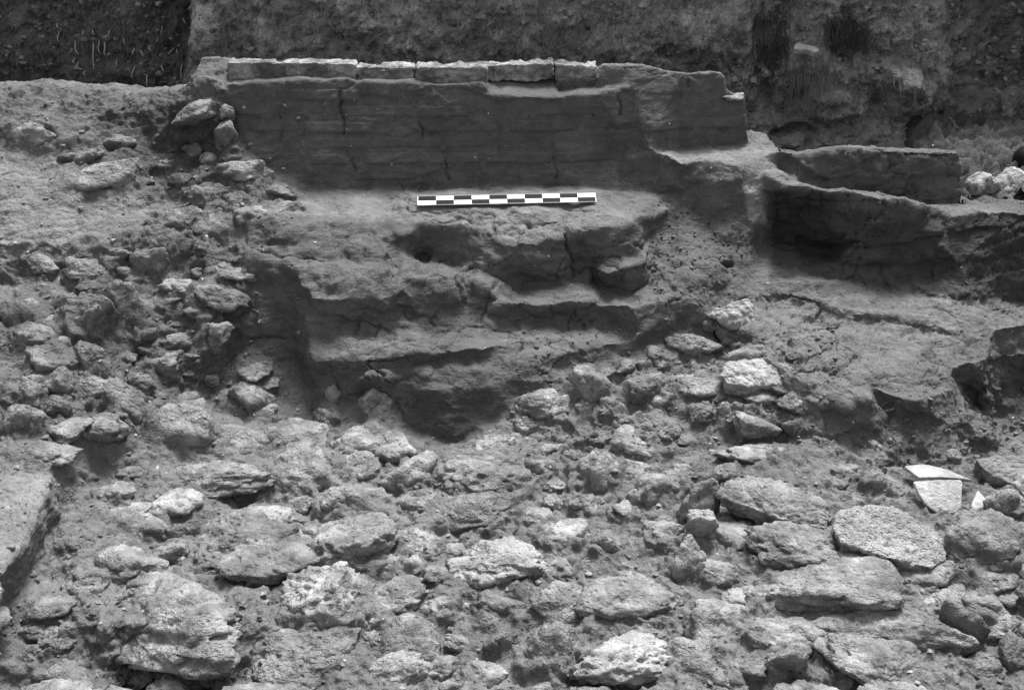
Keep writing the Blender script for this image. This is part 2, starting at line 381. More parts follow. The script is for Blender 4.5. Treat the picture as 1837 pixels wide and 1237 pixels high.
S7 = G(-.5, (-260,690,-.42),(25,690,-.42),(120,700,-.46),(180,640,-.42),(240,640,-.5),(300,690,-.62),(350,710,-.7),(400,690,-.72))
PIT = G(-.84, (400,690,-.72),(440,705,-.76),(500,720,-.83),(560,740,-.85),(600,770,-.86))
PITF = G(-.84, (350,760,-.76),(430,765,-.80),(500,765,-.84),(560,765,-.86))
S8 = G(-.6, (-260,790,-.5),(25,780,-.5),(120,790,-.55),(200,780,-.6),(280,770,-.68),(350,760,-.76))
SHELF = G(-.55, (-260,840,-.52),(25,836,-.53),(88,850,-.56),(82,885,-.56),(62,940,-.57),(38,985,-.58),(5,1035,-.58),(-80,1120,-.58),(-260,1200,-.58))
SHELF_B = G(-.5, (112,846,-.62),(122,880,-.70),(98,945,-.74),(72,1000,-.76),(35,1065,-.78),(-50,1150,-.8),(-260,1260,-.8))
R1 = G(-.86, (200,850,-.74),(300,840,-.8),(450,840,-.84),(620,830,-.86),(750,815,-.88),(900,815,-.88),(1050,805,-.84),(1200,800,-.81),(1330,800,-.78),(1450,790,-.76),(1560,810,-.8),(1620,850,-.84),(1700,830,-.84),(1800,800,-.88),(2100,800,-.9))
R2 = G(-.86, (170,950,-.78),(300,930,-.84),(480,930,-.87),(700,920,-.88),(900,930,-.87),(1100,920,-.85),(1300,900,-.8),(1420,880,-.74),(1500,930,-.78),(1630,900,-.84),(1740,915,-.84),(1837,900,-.78),(2100,900,-.75))
R3 = G(-.86, (120,1040,-.8),(250,1050,-.84),(450,1060,-.88),(700,1050,-.89),(900,1050,-.86),(1100,1050,-.84),(1300,1020,-.82),(1500,1020,-.79),(1700,1040,-.78),(1837,1010,-.72),(2100,1010,-.7))
R4 = G(-.86, (-100,1180,-.82),(60,1130,-.84),(200,1150,-.86),(400,1140,-.84),(600,1140,-.88),(850,1130,-.9),(1000,1120,-.86),(1250,1120,-.84),(1500,1120,-.84),(1700,1120,-.82),(1837,1110,-.78),(2100,1100,-.76))
R5 = G(-.9, (-260,1360,-.95),(0,1240,-.92),(180,1215,-.96),(260,1225,-1.05),(350,1225,-1.03),(420,1230,-.92),(650,1235,-.88),(900,1235,-.88),(1200,1235,-.86),(1500,1235,-.86),(1837,1220,-.84),(2100,1200,-.82))
R6 = G(-.9, (-260,1560,-1.0),(300,1560,-.95),(918,1560,-.9),(1500,1560,-.88),(2100,1560,-.85))
SCALE_BED = G(0, (735,373,0.0),(905,370,0.0),(1085,367,0.0))
SCALE_BED2 = G(0, (735,353,.034),(905,349,.034),(1085,346,.034))
LINES = [SCALE_BED,SCALE_BED2,SIL_L,SIL_W,SIL_F,SIL_R,LIP,LIPR,WCOL,WALL_L,WALL_B,STUB_L,STUB_T,BENCH_B,STUB_B,STUB_R,BENCH_F,RIDGE1,RIDGE2,COLR,COLB,KNOB,KNOBF,KNOBL,FAR_B,FAR_L,CUT_T,CUT_M,CUT_N,CUT_B,CUT_R,LEDGE_F,LEDGE_R,LEDGE_L,
         F1_B,KN_T,KN_B,F1_R,T2,F2_B,RING_T,RING_B,RING_C,L_TOP,L_MID,L_MID2,L_MID3,TR3,TR3F,TR3B,TR4,TR5,LSIDE,LSIDE_B,LSET,CH,RDG,RDGB,FL_STEP_T,FL_STEP_B,FL_E,FL_W,CHASM,SLOT,CHASM_B,FRONT1,FRONT2,STONEROW,ROW2,
         S1,S2,S2b,S3,S4,S5,S6,S7,PIT,PITF,S8,SHELF,SHELF_B,R1,R2,R3,R4,R5,R6]

# ------------------------------------------------------------------ stones: (column, row, width, height in photo pixels, kind)
S_WALL = [(350,200,78,38,'p'),(406,203,26,26,'p'),(408,244,38,50,'s'),(215,258,50,26,'s'),(177,320,122,48,'p'),(435,308,92,42,'p'),(372,358,56,42,'s'),(500,346,64,32,'p'),(512,378,64,34,'s'),
 (455,391,68,42,'p'),(322,391,72,38,'s'),(150,287,72,32,'s'),(330,322,48,26,'s'),(60,240,66,40,'s'),(355,338,62,24,'s'),(82,475,50,32,'s'),(160,482,70,38,'s'),(200,473,30,24,'s'),(272,465,64,48,'d'),
 (320,446,52,42,'s'),(358,444,42,26,'s'),(420,485,72,28,'p'),(318,516,56,32,'p'),(395,536,88,54,'s'),(215,548,58,74,'s'),(163,568,80,72,'s'),(45,566,52,42,'s'),(57,608,66,42,'d'),(384,602,58,48,'p'),
 (298,654,62,40,'p'),(318,611,46,26,'s'),(165,648,52,54,'s'),(92,653,84,46,'s'),(104,688,62,48,'s'),(52,705,58,48,'s'),(252,693,46,40,'s'),(222,724,66,76,'s'),(48,760,58,62,'s'),(100,731,48,36,'s'),
 (115,772,78,36,'s'),(185,772,70,48,'s'),(300,300,40,22,'d'),(255,330,34,20,'s'),(345,268,36,22,'s'),(375,285,30,20,'s'),(300,425,44,24,'s'),(385,470,34,20,'s'),(350,560,40,24,'s'),(262,600,36,24,'s'),(340,640,30,18,'s'),(120,540,40,26,'s'),(90,520,40,20,'s')]
S_FLOOR = [(445,722,78,56,'s'),(480,740,30,24,'p'),(598,705,28,30,'p'),(330,775,92,80,'s'),(420,790,104,52,'s'),(525,795,104,54,'s'),(584,750,42,36,'s'),(264,791,12,9,'p'),(72,812,94,32,'s'),(475,687,46,14,'s'),(455,666,62,28,'s'),
 (674,722,60,54,'s'),(640,790,88,44,'p'),(713,802,70,42,'s'),(974,714,116,48,'s'),(1056,695,74,66,'s'),(1049,733,34,30,'p'),(950,762,54,36,'s'),(903,803,122,50,'p'),(1180,637,76,38,'s'),(1087,669,32,22,'s'),(1121,661,34,24,'s'),
 (1152,656,26,20,'s'),(1157,697,74,54,'s'),(1178,723,22,22,'s'),(1198,714,20,20,'s'),(1153,795,104,44,'p'),(1065,790,50,26,'s'),(1097,735,46,42,'s'),(982,807,60,32,'s'),(1200,775,46,28,'s'),(1305,600,52,32,'s'),(1346,627,86,36,'s'),
 (1243,613,92,42,'s'),(1270,580,38,22,'s'),(1252,690,92,42,'s'),(1258,745,44,34,'s'),(1310,745,42,40,'s'),(1368,714,64,28,'s'),(1426,714,62,32,'s'),(1421,767,34,30,'d'),(1457,782,42,22,'s'),(1360,812,124,36,'p'),
 (548,845,116,68,'s'),(385,858,184,54,'s'),(307,906,82,48,'s'),(335,955,58,48,'s'),(215,925,92,28,'s'),(452,932,124,36,'s'),(575,960,60,40,'s'),(224,1016,112,58,'p'),(430,985,184,76,'s'),(495,1017,156,74,'s'),(635,985,134,84,'s'),
 (297,1050,94,46,'s'),(590,1088,136,104,'p'),(320,1130,236,120,'s'),(375,1205,134,54,'s'),(100,1146,74,38,'s'),(52,1172,56,28,'s'),(135,1215,80,38,'s'),(497,1147,98,48,'s'),(550,1192,156,84,'s'),(135,965,74,36,'s'),(208,968,50,24,'s'),
 (240,1130,46,28,'p'),(455,1048,48,32,'s'),(170,1105,62,32,'s'),(600,905,62,56,'s'),(734,852,88,60,'p'),(697,825,46,42,'s'),(868,848,160,78,'s'),(965,840,60,46,'s'),(1075,845,84,64,'s'),(1148,850,68,30,'s'),(645,912,94,60,'s'),
 (748,905,74,38,'s'),(834,916,132,62,'d'),(702,1012,52,38,'s'),(742,1014,38,30,'s'),(643,1052,54,36,'s'),(707,1074,88,48,'s'),(790,1090,66,44,'p'),(643,1120,42,44,'s'),(733,1163,88,56,'s'),
 (797,1197,54,36,'s'),(690,1214,146,54,'s'),(826,1154,52,24,'s'),(907,1156,48,54,'s'),(975,1172,94,80,'s'),(1130,1072,170,64,'s'),(1090,975,54,42,'s'),(1050,906,58,42,'s'),(1121,918,46,30,'s'),(878,1113,42,22,'s'),
 (1175,880,84,58,'s'),(1020,1092,104,64,'s'),(1304,850,54,34,'s'),(1460,986,194,70,'s'),(1312,963,80,38,'s'),(1475,1060,214,92,'s'),(1230,1010,64,72,'s'),(1423,1141,122,58,'s'),(1590,1135,214,76,'s'),
 (1590,1198,190,80,'s'),(1405,1195,64,76,'s'),(1725,1130,58,74,'d'),(1770,1090,66,42,'s'),(1795,1126,66,40,'s'),(1820,1176,54,48,'d'),(1770,982,134,84,'s'),(1655,921,76,46,'s'),(1731,941,54,40,'s'),(1573,868,38,42,'d'),
 (1810,905,64,52,'s'),(1300,1116,124,58,'s'),(1710,820,26,22,'p'),(1518,848,42,28,'s'),(1345,1196,74,44,'s'),(1260,1196,104,64,'s'),(1653,1034,110,38,'s'),(1010,960,80,40,'s'),(1190,960,70,36,'s'),(1160,1140,60,30,'s'),(960,925,60,28,'s'),
 (1225,845,60,30,'s'),(1000,870,50,24,'s'),(1600,870,40,24,'d'),(1500,800,36,20,'s'),(1560,790,44,22,'s'),(1230,790,36,22,'s'),(540,905,46,26,'s'),(60,1130,46,24,'s'),(820,1060,44,24,'s'),(560,1035,30,18,'s'),(1380,1010,50,30,'s'),(1530,905,40,22,'s')]
S_FLOOR += [(-60,1010+60*k,90,50,'s') for k in range(4)] + [(1900,880+90*k,110,60,'s') for k in range(4)] + [(120+190*k,1290,150,80,'s') for k in range(10)]
S_FLOOR = [t for t in S_FLOOR if t[:2] != (1655, 921)]
_sr = random.Random(77)
def fill(lst, n, box, wmin, wmax, keep=None):
    tries = 0; made = 0
    while made < n and tries < 6000:
        tries += 1; x, y = _sr.uniform(box[0], box[2]), _sr.uniform(box[1], box[3]); w = _sr.uniform(wmin, wmax); h = w * _sr.uniform(.48, .68)
        if keep and not inside(keep, np.array([[x, y]]))[0]: continue
        if all(((x - a) / (.5 * (w + b))) ** 2 + ((y - c) / (.5 * (h + d))) ** 2 > .72 for a, c, b, d, _ in lst + HERO):
            lst.append((x, y, w, h, 's')); made += 1
S_FLOOR = [(a, b, c * 1.12, d * 1.12, e) if c >= 80 else (a, b, c, d, e) for a, b, c, d, e in S_FLOOR]
HERO = [(1600,965,230,120,0),(1358,667,140,60,0),(1312,565,90,60,0),(1397,895,220,100,0),(1690,880,150,100,0),(1255,925,70,110,0),(898,1012,168,70,0),(1112,1182,170,86,0),(1800,850,110,70,0)]
RUBBLE_AREA = [(150,880),(330,800),(560,770),(760,810),(900,770),(1000,700),(1200,590),(1300,600),(1420,720),(1560,800),(1837,900),(1837,1237),(60,1237),(90,1060)]
fill(S_FLOOR, 22, (40, 590, 1830, 1235), 52, 90, RUBBLE_AREA)
fill(S_FLOOR, 24, (40, 590, 1830, 1235), 26, 48, RUBBLE_AREA)
SLOPE_AREA = [(30,450),(260,430),(300,330),(440,330),(420,620),(330,760),(30,830)]
fill(S_WALL, 6, (20, 300, 450, 830), 40, 70, SLOPE_AREA)
fill(S_WALL, 18, (20, 300, 450, 830), 20, 38, SLOPE_AREA)
S_WALL += [(-60,480+70*k,90,50,'s') for k in range(4)]
pt_index, pts, edges = {}, [], []
def pid(p):
    k = (round(p[0], 1), round(p[1], 1))
    if k not in pt_index:
        pt_index[k] = len(pts); pts.append(p)
    return pt_index[k]
for ln in LINES:
    ids = [pid(p) for p in ln]
    edges += [(a, b) for a, b in zip(ids, ids[1:]) if a != b]
cv, ce, cf, ov, oe, of = delaunay_2d_cdt([Vector(p[:2]) for p in pts], edges, [], 0, 1e-4, True)
P2 = np.array([list(v) for v in cv]); YV = np.zeros(len(P2))
src = np.array(pts)
ncross = 0
for i, o in enumerate(ov):
    if o: YV[i] = pts[o[0]][2]
    else:
        ncross += 1
        d = np.linalg.norm(src[:, :2] - P2[i], axis=1); k = np.argsort(d)[:3]; w = 1 / (d[k] + 1)
        YV[i] = (src[k, 2] * w).sum() / w.sum()
print('cdt', len(P2), 'crossings', ncross)
for i, o in enumerate(ov):
    if not o: print('  cross', P2[i].round())
V = np.array([atY(p[0], p[1], y) for p, y in zip(P2, YV)])
T = np.array([list(f) for f in cf])
DOMAIN = SIL_L + SIL_W + SIL_F + SIL_R + [(2100,1560),(-260,1560)]
cen = P2[T].mean(1)
T = T[inside(DOMAIN, cen)]; cen = P2[T].mean(1)
# orient towards the camera / upwards
fn = np.cross(V[T[:, 1]] - V[T[:, 0]], V[T[:, 2]] - V[T[:, 0]])
fl = (fn * (np.array([0, 0, CAMZ]) - V[T].mean(1))).sum(1) < 0
T[fl] = T[fl][:, ::-1]
REG = [
 ('wall', SIL_W + [(1319,267),(1217,270),(1107,269),(1104,300)] + WALL_B[::-1] + [(360,152)]),
 ('farwall', SIL_F[2:] + FAR_B[::-1]),
 ('cutwall', CUT_T + CUT_B[::-1][:-1] + [(1384,436),(1374,405)]),
 ('mass', WALL_B[6:] + STUB_B[1:] + CH[1:] + [(1240,560),(1222,600),(1190,625),(1120,652),(1060,680),(1010,690),(915,722),(880,768),(815,793),(740,772),(700,728),(600,720),(584,695),(548,690)] + LSET[::-1] + [(433,545),(440,450),(430,395),(480,372)]),
 ('slope', SIL_L + WALL_L[1:] + WALL_B[:7] + [(480,372),(430,395),(440,450),(433,545),(418,634),(400,690),(350,760),(280,770),(200,780),(120,790),(25,780),(-260,790)]),
 ('floor', FL_E + FL_STEP_T[:1] + CUT_B[1:] + [(2100,585)] + FL_STEP_T[::-1][1:3] ),
]
names = ['ground'] + [r[0] for r in REG]
lab = np.zeros(len(T), int)
for k, (nm, poly) in reversed(list(enumerate(REG))):
    lab[inside(poly, cen)] = k + 1
# hidden backs of the silhouettes (tops and rear faces of the walls)
pos2 = {(round(p[0], 1), round(p[1], 1)): i for i, p in enumerate(P2)}
def skirt(line, offs, label):
    global V, T, lab
    prev = [pos2[(round(p[0], 1), round(p[1], 1))] for p in line]
    for (dx, dy, dz) in offs:
        new = []
        base = len(V)
        V = np.concatenate([V, V[prev] + np.array([dx, dy, dz])]); new = list(range(base, base + len(prev)))
        t = []
        for a in range(len(prev) - 1):
            t += [[prev[a], prev[a + 1], new[a + 1]], [prev[a], new[a + 1], new[a]]]
        T = np.concatenate([T, np.array(t)]); lab = np.concatenate([lab, np.full(len(t), label)])
        prev = new
skirt(SIL_L, [(0, .12, .0), (0, .15, -.5), (0, .1, -.7)], names.index('slope'))
skirt(SIL_W, [(0, .05, -.003), (0, .22, -.09), (0, .04, -.5), (0, .04, -.7)], names.index('wall'))
skirt(SIL_F[:3], [(0, .4, -.02), (0, .05, -1.)], names.index('ground'))
skirt(SIL_F[2:], [(0, .05, 0), (0, .3, -.12), (0, .03, -.45), (0, .03, -.6)], names.index('farwall'))
skirt(SIL_R, [(0, .15, -.01), (0, .1, -.12)], names.index('ground'))
def LF(mid):
    d = np.linalg.norm(mid - np.array([0, 0, CAMZ]), axis=1)
    off = (np.abs(mid[:, 0]) > 0.60 * d) | (d < 2.6)
    return np.where(off, 0.05, 0.0031 * d)

# soil banked up around the stones
bv0 = BVHTree.FromPolygons(V.tolist(), T.tolist())
def cast(bv, px, py):
    d = ray(px, py); d = d / np.linalg.norm(d)
    h, n, i, dist = bv.ray_cast(Vector((0, 0, CAMZ)), Vector(d))
    return (np.array(h), np.array(n), dist) if h is not None else (None, None, None)
bank = np.zeros(0)
V, T, lab = refine(V, T, lab, LF, 16)
print('ground tris', len(T), time.time() - T0)
V = smooth(V, T, 3)
RAISE = np.zeros(len(V))
def spot(cx, cy, w, h, grow=1.28, sink=0.33):
    hp, hn, dist = cast(bv0, cx, cy + 0.22 * h)
    if hp is None: return None
    th = math.asin((CAMZ - hp[2]) / dist)
    wm, hm = w * dist / F * 1.14, h * dist / F * grow
    D = 0.85 * wm
    if D * math.sin(th) > 0.8 * hm: D = 0.8 * hm / math.sin(th)
    Hh = max(math.sqrt(max(hm ** 2 - (D * math.sin(th)) ** 2, 0)) / math.cos(th), 0.45 * hm)
    return hp, wm, D, Hh, hp + np.array([0, 0.12 * D, Hh * (0.5 - sink) - 0.08 * hm])
for si, (cx, cy, w, h, k) in enumerate(S_WALL + S_FLOOR):
    sp = spot(cx, cy, w, h)
    if sp is None or w < 30: continue
    hp, wm, D, Hh, c = sp
    b = np.abs(V - c).max(1) < 1.7 * wm
    if not b.any(): continue
    q = np.linalg.norm((V[b] - c) / np.array([wm * .5, D * .5, max(wm, D) * .7]), axis=1)
    q = q + 0.25 * perlin(V[b] * 9 + cx)
    RAISE[b] = np.maximum(RAISE[b], (0.30 if si < len(S_WALL) else 0.24) * Hh * np.clip((1.45 - q) / 0.6, 0, 1) ** 1.2)
V[:, 2] += RAISE
PX = project(V)
_wm = soft(dict(REG)['mass'], PX, 8)[:, None]; _wc = soft(dict(REG)['cutwall'], PX, 8)[:, None]
V = V * (1 - .8 * _wm) + smooth(V, T, 4) * (.8 * _wm)
V = V + (_wm + .25 * _wc) * (0.018 * np.stack([perlin(V * 3.7 + o) for o in (3., 13., 23.)], 1) + 0.013 * np.stack([perlin(V * 10. + o) for o in (33., 43., 53.)], 1))
poly = dict(REG)
wW = soft(poly['wall'], PX, 6); wM = soft(poly['mass'], PX, 8); wS = soft(poly['slope'], PX, 10)
rub = None
wF = soft(poly['floor'], PX, 8); wC = np.maximum(soft(poly['cutwall'], PX, 6), soft(poly['farwall'], PX, 6))
wG = np.clip(1 - wW - wM - wS - wF - wC, 0, 1)
rub = soft([(100,860),(560,740),(740,800),(900,760),(1000,720),(1230,600),(1330,560),(1400,700),(1560,760),(1700,800),(1770,640),(1850,590),(2000,600),(2000,1400),(-100,1400),(60,1100)], PX, 20)
smoothS = soft([(-200,245),(80,265),(230,340),(255,400),(190,425),(-200,438)], PX, 20)
rub = np.maximum(rub, 1.3 * soft([(1728,60),(2400,60),(2400,364),(1728,364)], PX, 6))
N = vnormals(V, T)
wBed = soft([(738,345),(1080,338),(1080,372),(738,378)], PX, 8)
wM = wM * (1 - .85 * wBed)
# lumps and hollows in the earth
amp = 0.5 * wW + 0.5 * wM + 1.1 * wS + 0.6 * wF + 0.55 * wC + 0.9 * wG
low = fbm(V, 3.0, 2) * 0.020
V = V + N * (low * amp)[:, None]
strat = V * np.array([1, 1, 2.6])
mid = fbm(strat, 7.0, 3, 0.55, 'billow', 3.1) * 0.014
V = V - N * (mid * (amp * (0.35 + 0.25 * (wM + wC + wW > .5))))[:, None]
rid = fbm(V, 6.0, 4, 0.55, 'ridge', 9.0) * 0.020 + np.maximum(fbm(V, 13.0, 3, 0.6, None, 4.0), 0) * 0.020 - 0.027
V = V + N * (rid * (1.2 * wS * (1 - .8 * smoothS) + 0.95 * rub * wG + 0.35 * wG + .08 * wM + .35 * wF + .12 * wW + .3 * wC))[:, None]
N = vnormals(V, T)
# cracked, drying earth
Q = V * np.array([4.2, 4.2, 8.5]) + 0.35 * np.stack([fbm(V, 6.0, 2, off=o) for o in (1., 5., 9.)], 1)
cr, cid = cells(Q)
mask = np.clip(fbm(V, 2.2, 2, off=21.) * 1.6 + 0.55, 0, 1)
ck = np.clip(1 - cr / 0.055, 0, 1) * mask
V = V + N * ((-0.024 * ck) * (0.9 * wM + 1.0 * wF + 0.6 * wC + 0.25 * wW) + (cid - .5) * (.010 * wM + .008 * wF + .02 * wC + .004 * wW))[:, None]
Q2 = V * np.array([13.0, 13.0, 20.0]); cr2, cid2 = cells(Q2)
V = V + N * ((-0.006 * np.clip(1 - cr2 / 0.09, 0, 1) + (cid2 - .5) * 0.008) * (0.5 * wM + 0.6 * wF + 0.3 * wC) * np.clip(fbm(V, 3., 2, off=31.) + .4, 0, 1))[:, None]
# brick-sized breaks in the cut faces, flaking layers in the floor
cr3, cid3 = cells(V * np.array([3.4, 3.4, 9.5]) + 0.12 * np.stack([perlin(V * 5 + o) for o in (2., 6., 10.)], 1))
V = V + N * ((cid3 - .5) * (.030 * wC + .014 * wW) - .020 * np.clip(1 - cr3 / .05, 0, 1) * mask * (wC + .25 * wW))[:, None]
fk = fbm(V, 3.0, 4, .6, None, 15.) * 5
fk = np.floor(fk) + np.clip((fk - np.floor(fk)) * 4 - 3, 0, 1)
V = V + N * (fk * .006 * (wF + .5 * wM))[:, None]
# long cracks and cuts seen in the faces
CRACKS = [([(1018,420),(1020,445),(1026,470),(1028,500)],3.5,.05),([(845,480),(822,505),(818,530),(835,545)],3,.03),([(884,512),(872,540),(866,575)],3,.03),
 ([(755,215),(756,250)],2.5,.025),([(800,275),(805,325)],2.5,.03),([(996,280),(998,320)],2.5,.03),([(610,165),(615,215),(618,240)],4,.03),([(622,275),(640,310)],3,.025),
 ([(545,210),(548,250)],2,.02),([(503,200),(505,250)],2,.02),([(1112,175),(1115,205)],4,.03),([(1065,200),(1060,225)],3,.02),([(1598,275),(1597,310)],2,.02),([(1234,140),(1238,158)],2.5,.02),
 ([(1534,400),(1539,440),(1536,500)],3,.02),([(1675,440),(1679,465),(1676,500)],3,.02),([(1505,500),(1545,492),(1555,510)],3,.02),([(1580,470),(1590,510),(1620,528)],3,.02),
 ([(448,444),(509,458),(555,462),(591,468)],3.5,.03),([(440,610),(480,606),(515,603)],3,.03),([(600,560),(645,578),(640,600)],3,.02),([(715,550),(728,575)],3,.02),
 ([(780,395),(850,398),(960,402),(1010,398)],2.5,.02),([(700,375),(800,380),(900,388)],2,.015),([(640,606),(800,610),(850,600)],2,.015),([(660,648),(730,645)],2.5,.02),
 ([(1655,640),(1690,650),(1706,662)],3,.03),([(1560,690),(1620,700),(1650,690)],2,.02),([(1413,590),(1425,640),(1455,680)],2,.012),([(890,210),(895,270)],2,.015),([(930,205),(935,240)],2,.015),([(950,205),(955,240)],2,.015)]
jit = np.stack([perlin(V * 14 + 51.), perlin(V * 14 + 61.)], 1) * 6
for ln, wd, dp in CRACKS:
    bb = (np.abs(PX[:, 0] - np.mean([p[0] for p in ln])) < 160) & (np.abs(PX[:, 1] - np.mean([p[1] for p in ln])) < 120)
    d = np.full(len(V), 99.); d[bb] = seg_dist(ln, PX[bb] + jit[bb])
    V = V - N * (np.clip(1 - d / wd, 0, 1) * dp)[:, None]
# swells and gullies of the eroded mass
BUMPS = [(560,430,70,26,.035),(490,480,60,30,.035),(640,447,26,22,.035),(645,505,60,28,.045),(590,490,50,26,.03),(610,575,60,20,.03),(690,590,60,16,.02),(870,490,46,40,.05),(800,522,50,28,.04),(900,560,40,30,.03),(960,470,60,30,.03),(700,622,90,18,.03),(640,672,70,14,.02),(800,668,90,16,.02),
 (705,470,16,60,-.05),(735,545,20,40,-.035),(690,520,14,30,-.03),(845,500,8,50,-.03),(480,440,60,10,-.03),(1240,470,40,50,.03),(1200,430,20,60,-.03),(1280,490,30,30,.03),(1500,720,60,25,.04),(1600,720,40,30,-.04),(1420,560,80,10,.012),(1600,640,90,16,.015),(1500,620,60,12,-.012),(1690,620,50,14,.015),
 (1440,360,30,14,.03),(1530,375,26,20,.03),(1590,400,30,20,.02),(1560,460,40,16,.03),(1680,455,30,20,.03),(1640,500,40,12,-.02)]
for hx, hy, rx, ry, dp in BUMPS:
    q = ((PX[:, 0] + jit[:, 0] * 2 - hx) / rx) ** 2 + ((PX[:, 1] + jit[:, 1] * 2 - hy) / ry) ** 2
    V = V + N * (np.clip(1 - q, 0, 1) ** .8 * dp * .75)[:, None]
# small holes: (px,py,rx,ry,depth)
HOLES = [(1305,473,13,6,.10),(1434,240,0,0,0),(1707,316,6,5,.04),(420,886,38,18,.06),(280,1222,90,20,.07)]
for hx, hy, rx, ry, dp in HOLES:
    if rx:
        q = ((PX[:, 0] - hx) / rx) ** 2 + ((PX[:, 1] - hy) / ry) ** 2
        V = V - N * (np.clip(1.25 - q, 0, 1) * dp)[:, None]
N = vnormals(V, T)
grit = fbm(V, 38.0, 2, 0.6, None, 71.) * 0.0045 + fbm(V, 95.0, 1, off=81.) * 0.002
V = V + N * (grit * (0.35 * wW + 0.45 * wM + 1.2 * wS + 0.7 * wF + 0.6 * wC + 1.0 * wG))[:, None]
# soil tone by region, plus painted shade in hollows and light on tops
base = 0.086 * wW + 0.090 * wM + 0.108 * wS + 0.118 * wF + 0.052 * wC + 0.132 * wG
tot = np.maximum(wW + wM + wS + wF + wC + wG, 1e-3)
tone = base / tot * (1.0 + 0.12 * fbm(V, 1.6, 2, off=91.))
def tint(val, poly, feather, absolute=False):
    global tone
    w = soft(poly, PX, feather)
    tone = tone * (1 - w) + (val if absolute else val * tone) * w
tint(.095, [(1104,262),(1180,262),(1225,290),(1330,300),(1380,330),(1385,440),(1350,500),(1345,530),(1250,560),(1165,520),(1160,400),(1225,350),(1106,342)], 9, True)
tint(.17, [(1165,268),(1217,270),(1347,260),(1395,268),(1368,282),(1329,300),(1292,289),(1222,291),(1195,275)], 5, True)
tint(.21, [(1335,318),(1362,312),(1374,345),(1374,400),(1350,400),(1340,375)], 4, True)  # lit side of the pier, its light put into the tone
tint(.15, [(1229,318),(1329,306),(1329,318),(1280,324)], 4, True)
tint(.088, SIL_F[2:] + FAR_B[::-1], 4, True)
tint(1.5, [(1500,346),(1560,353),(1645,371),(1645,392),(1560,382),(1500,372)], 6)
tint(.75, [(1370,340),(1500,355),(1500,420),(1490,452),(1384,440)], 8)  # shade of the cut wall's recess, painted into the tone
tint(.75, [(400,640),(540,660),(600,720),(590,770),(480,770),(390,730)], 20)  # pit beside the mass: its shade is painted as darker earth
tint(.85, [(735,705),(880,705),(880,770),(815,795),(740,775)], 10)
tint(.62, [(150,190),(400,170),(420,280),(330,330),(230,300)], 25)  # deep shadow beside the wall's left end, painted in
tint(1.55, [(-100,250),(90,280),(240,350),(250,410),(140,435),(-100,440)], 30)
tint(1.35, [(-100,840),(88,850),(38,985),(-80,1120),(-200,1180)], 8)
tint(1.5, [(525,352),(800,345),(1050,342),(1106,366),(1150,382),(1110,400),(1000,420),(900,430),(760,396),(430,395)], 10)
tint(.11, [(1728,60),(2400,60),(2300,382),(1760,380),(1672,372)], 8, True)
tint(.10, [(1712,640),(1800,600),(2100,590),(2100,790),(1790,790),(1740,755)], 28, True)  # crevice at the far right, shade put into the earth colour
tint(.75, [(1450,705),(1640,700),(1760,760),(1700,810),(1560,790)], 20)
grain = (0.35 * wW + 0.5 * wM + 1.1 * wS + 0.75 * wF + 0.45 * wC + 0.9 * wG) / tot
# ------------------------------------------------------------------ split into the things and pieces of the setting
info = {
 'ground': ('ground', dict(kind='structure')),
 'floor': ('earth_floor', dict(kind='structure')),
 'wall': ('mudbrick_wall', dict(label='tall dark mudbrick wall with pale bricks along its top, behind the scale', cat='wall')),
 'farwall': ('mudbrick_wall', dict(label='low smooth mudbrick wall with straight pale top edge, below the rooty earth section', cat='wall')),
 'cutwall': ('mudbrick_wall', dict(label='dark cut mudbrick face with deep shadowed recess above the cracked earth floor', cat='wall')),
 'mass': ('mudbrick_platform', dict(label='stepped mass of eroded cracked mudbrick with the striped scale on its ledge', cat='platform')),
 'slope': ('stone_wall', dict(label='collapsed rubble stone wall sloping down beside the dark mudbrick wall', cat='wall')),
}
OBJ = {}
for k, nm in enumerate(names):
    s = T[lab == k]; u, inv = np.unique(s, return_inverse=True)
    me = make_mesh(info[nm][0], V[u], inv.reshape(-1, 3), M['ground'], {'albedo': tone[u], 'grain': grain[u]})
    OBJ[nm] = link(info[nm][0], me, **info[nm][1])
bvh = BVHTree.FromPolygons(V.tolist(), T.tolist())
print('ground built', time.time() - T0)

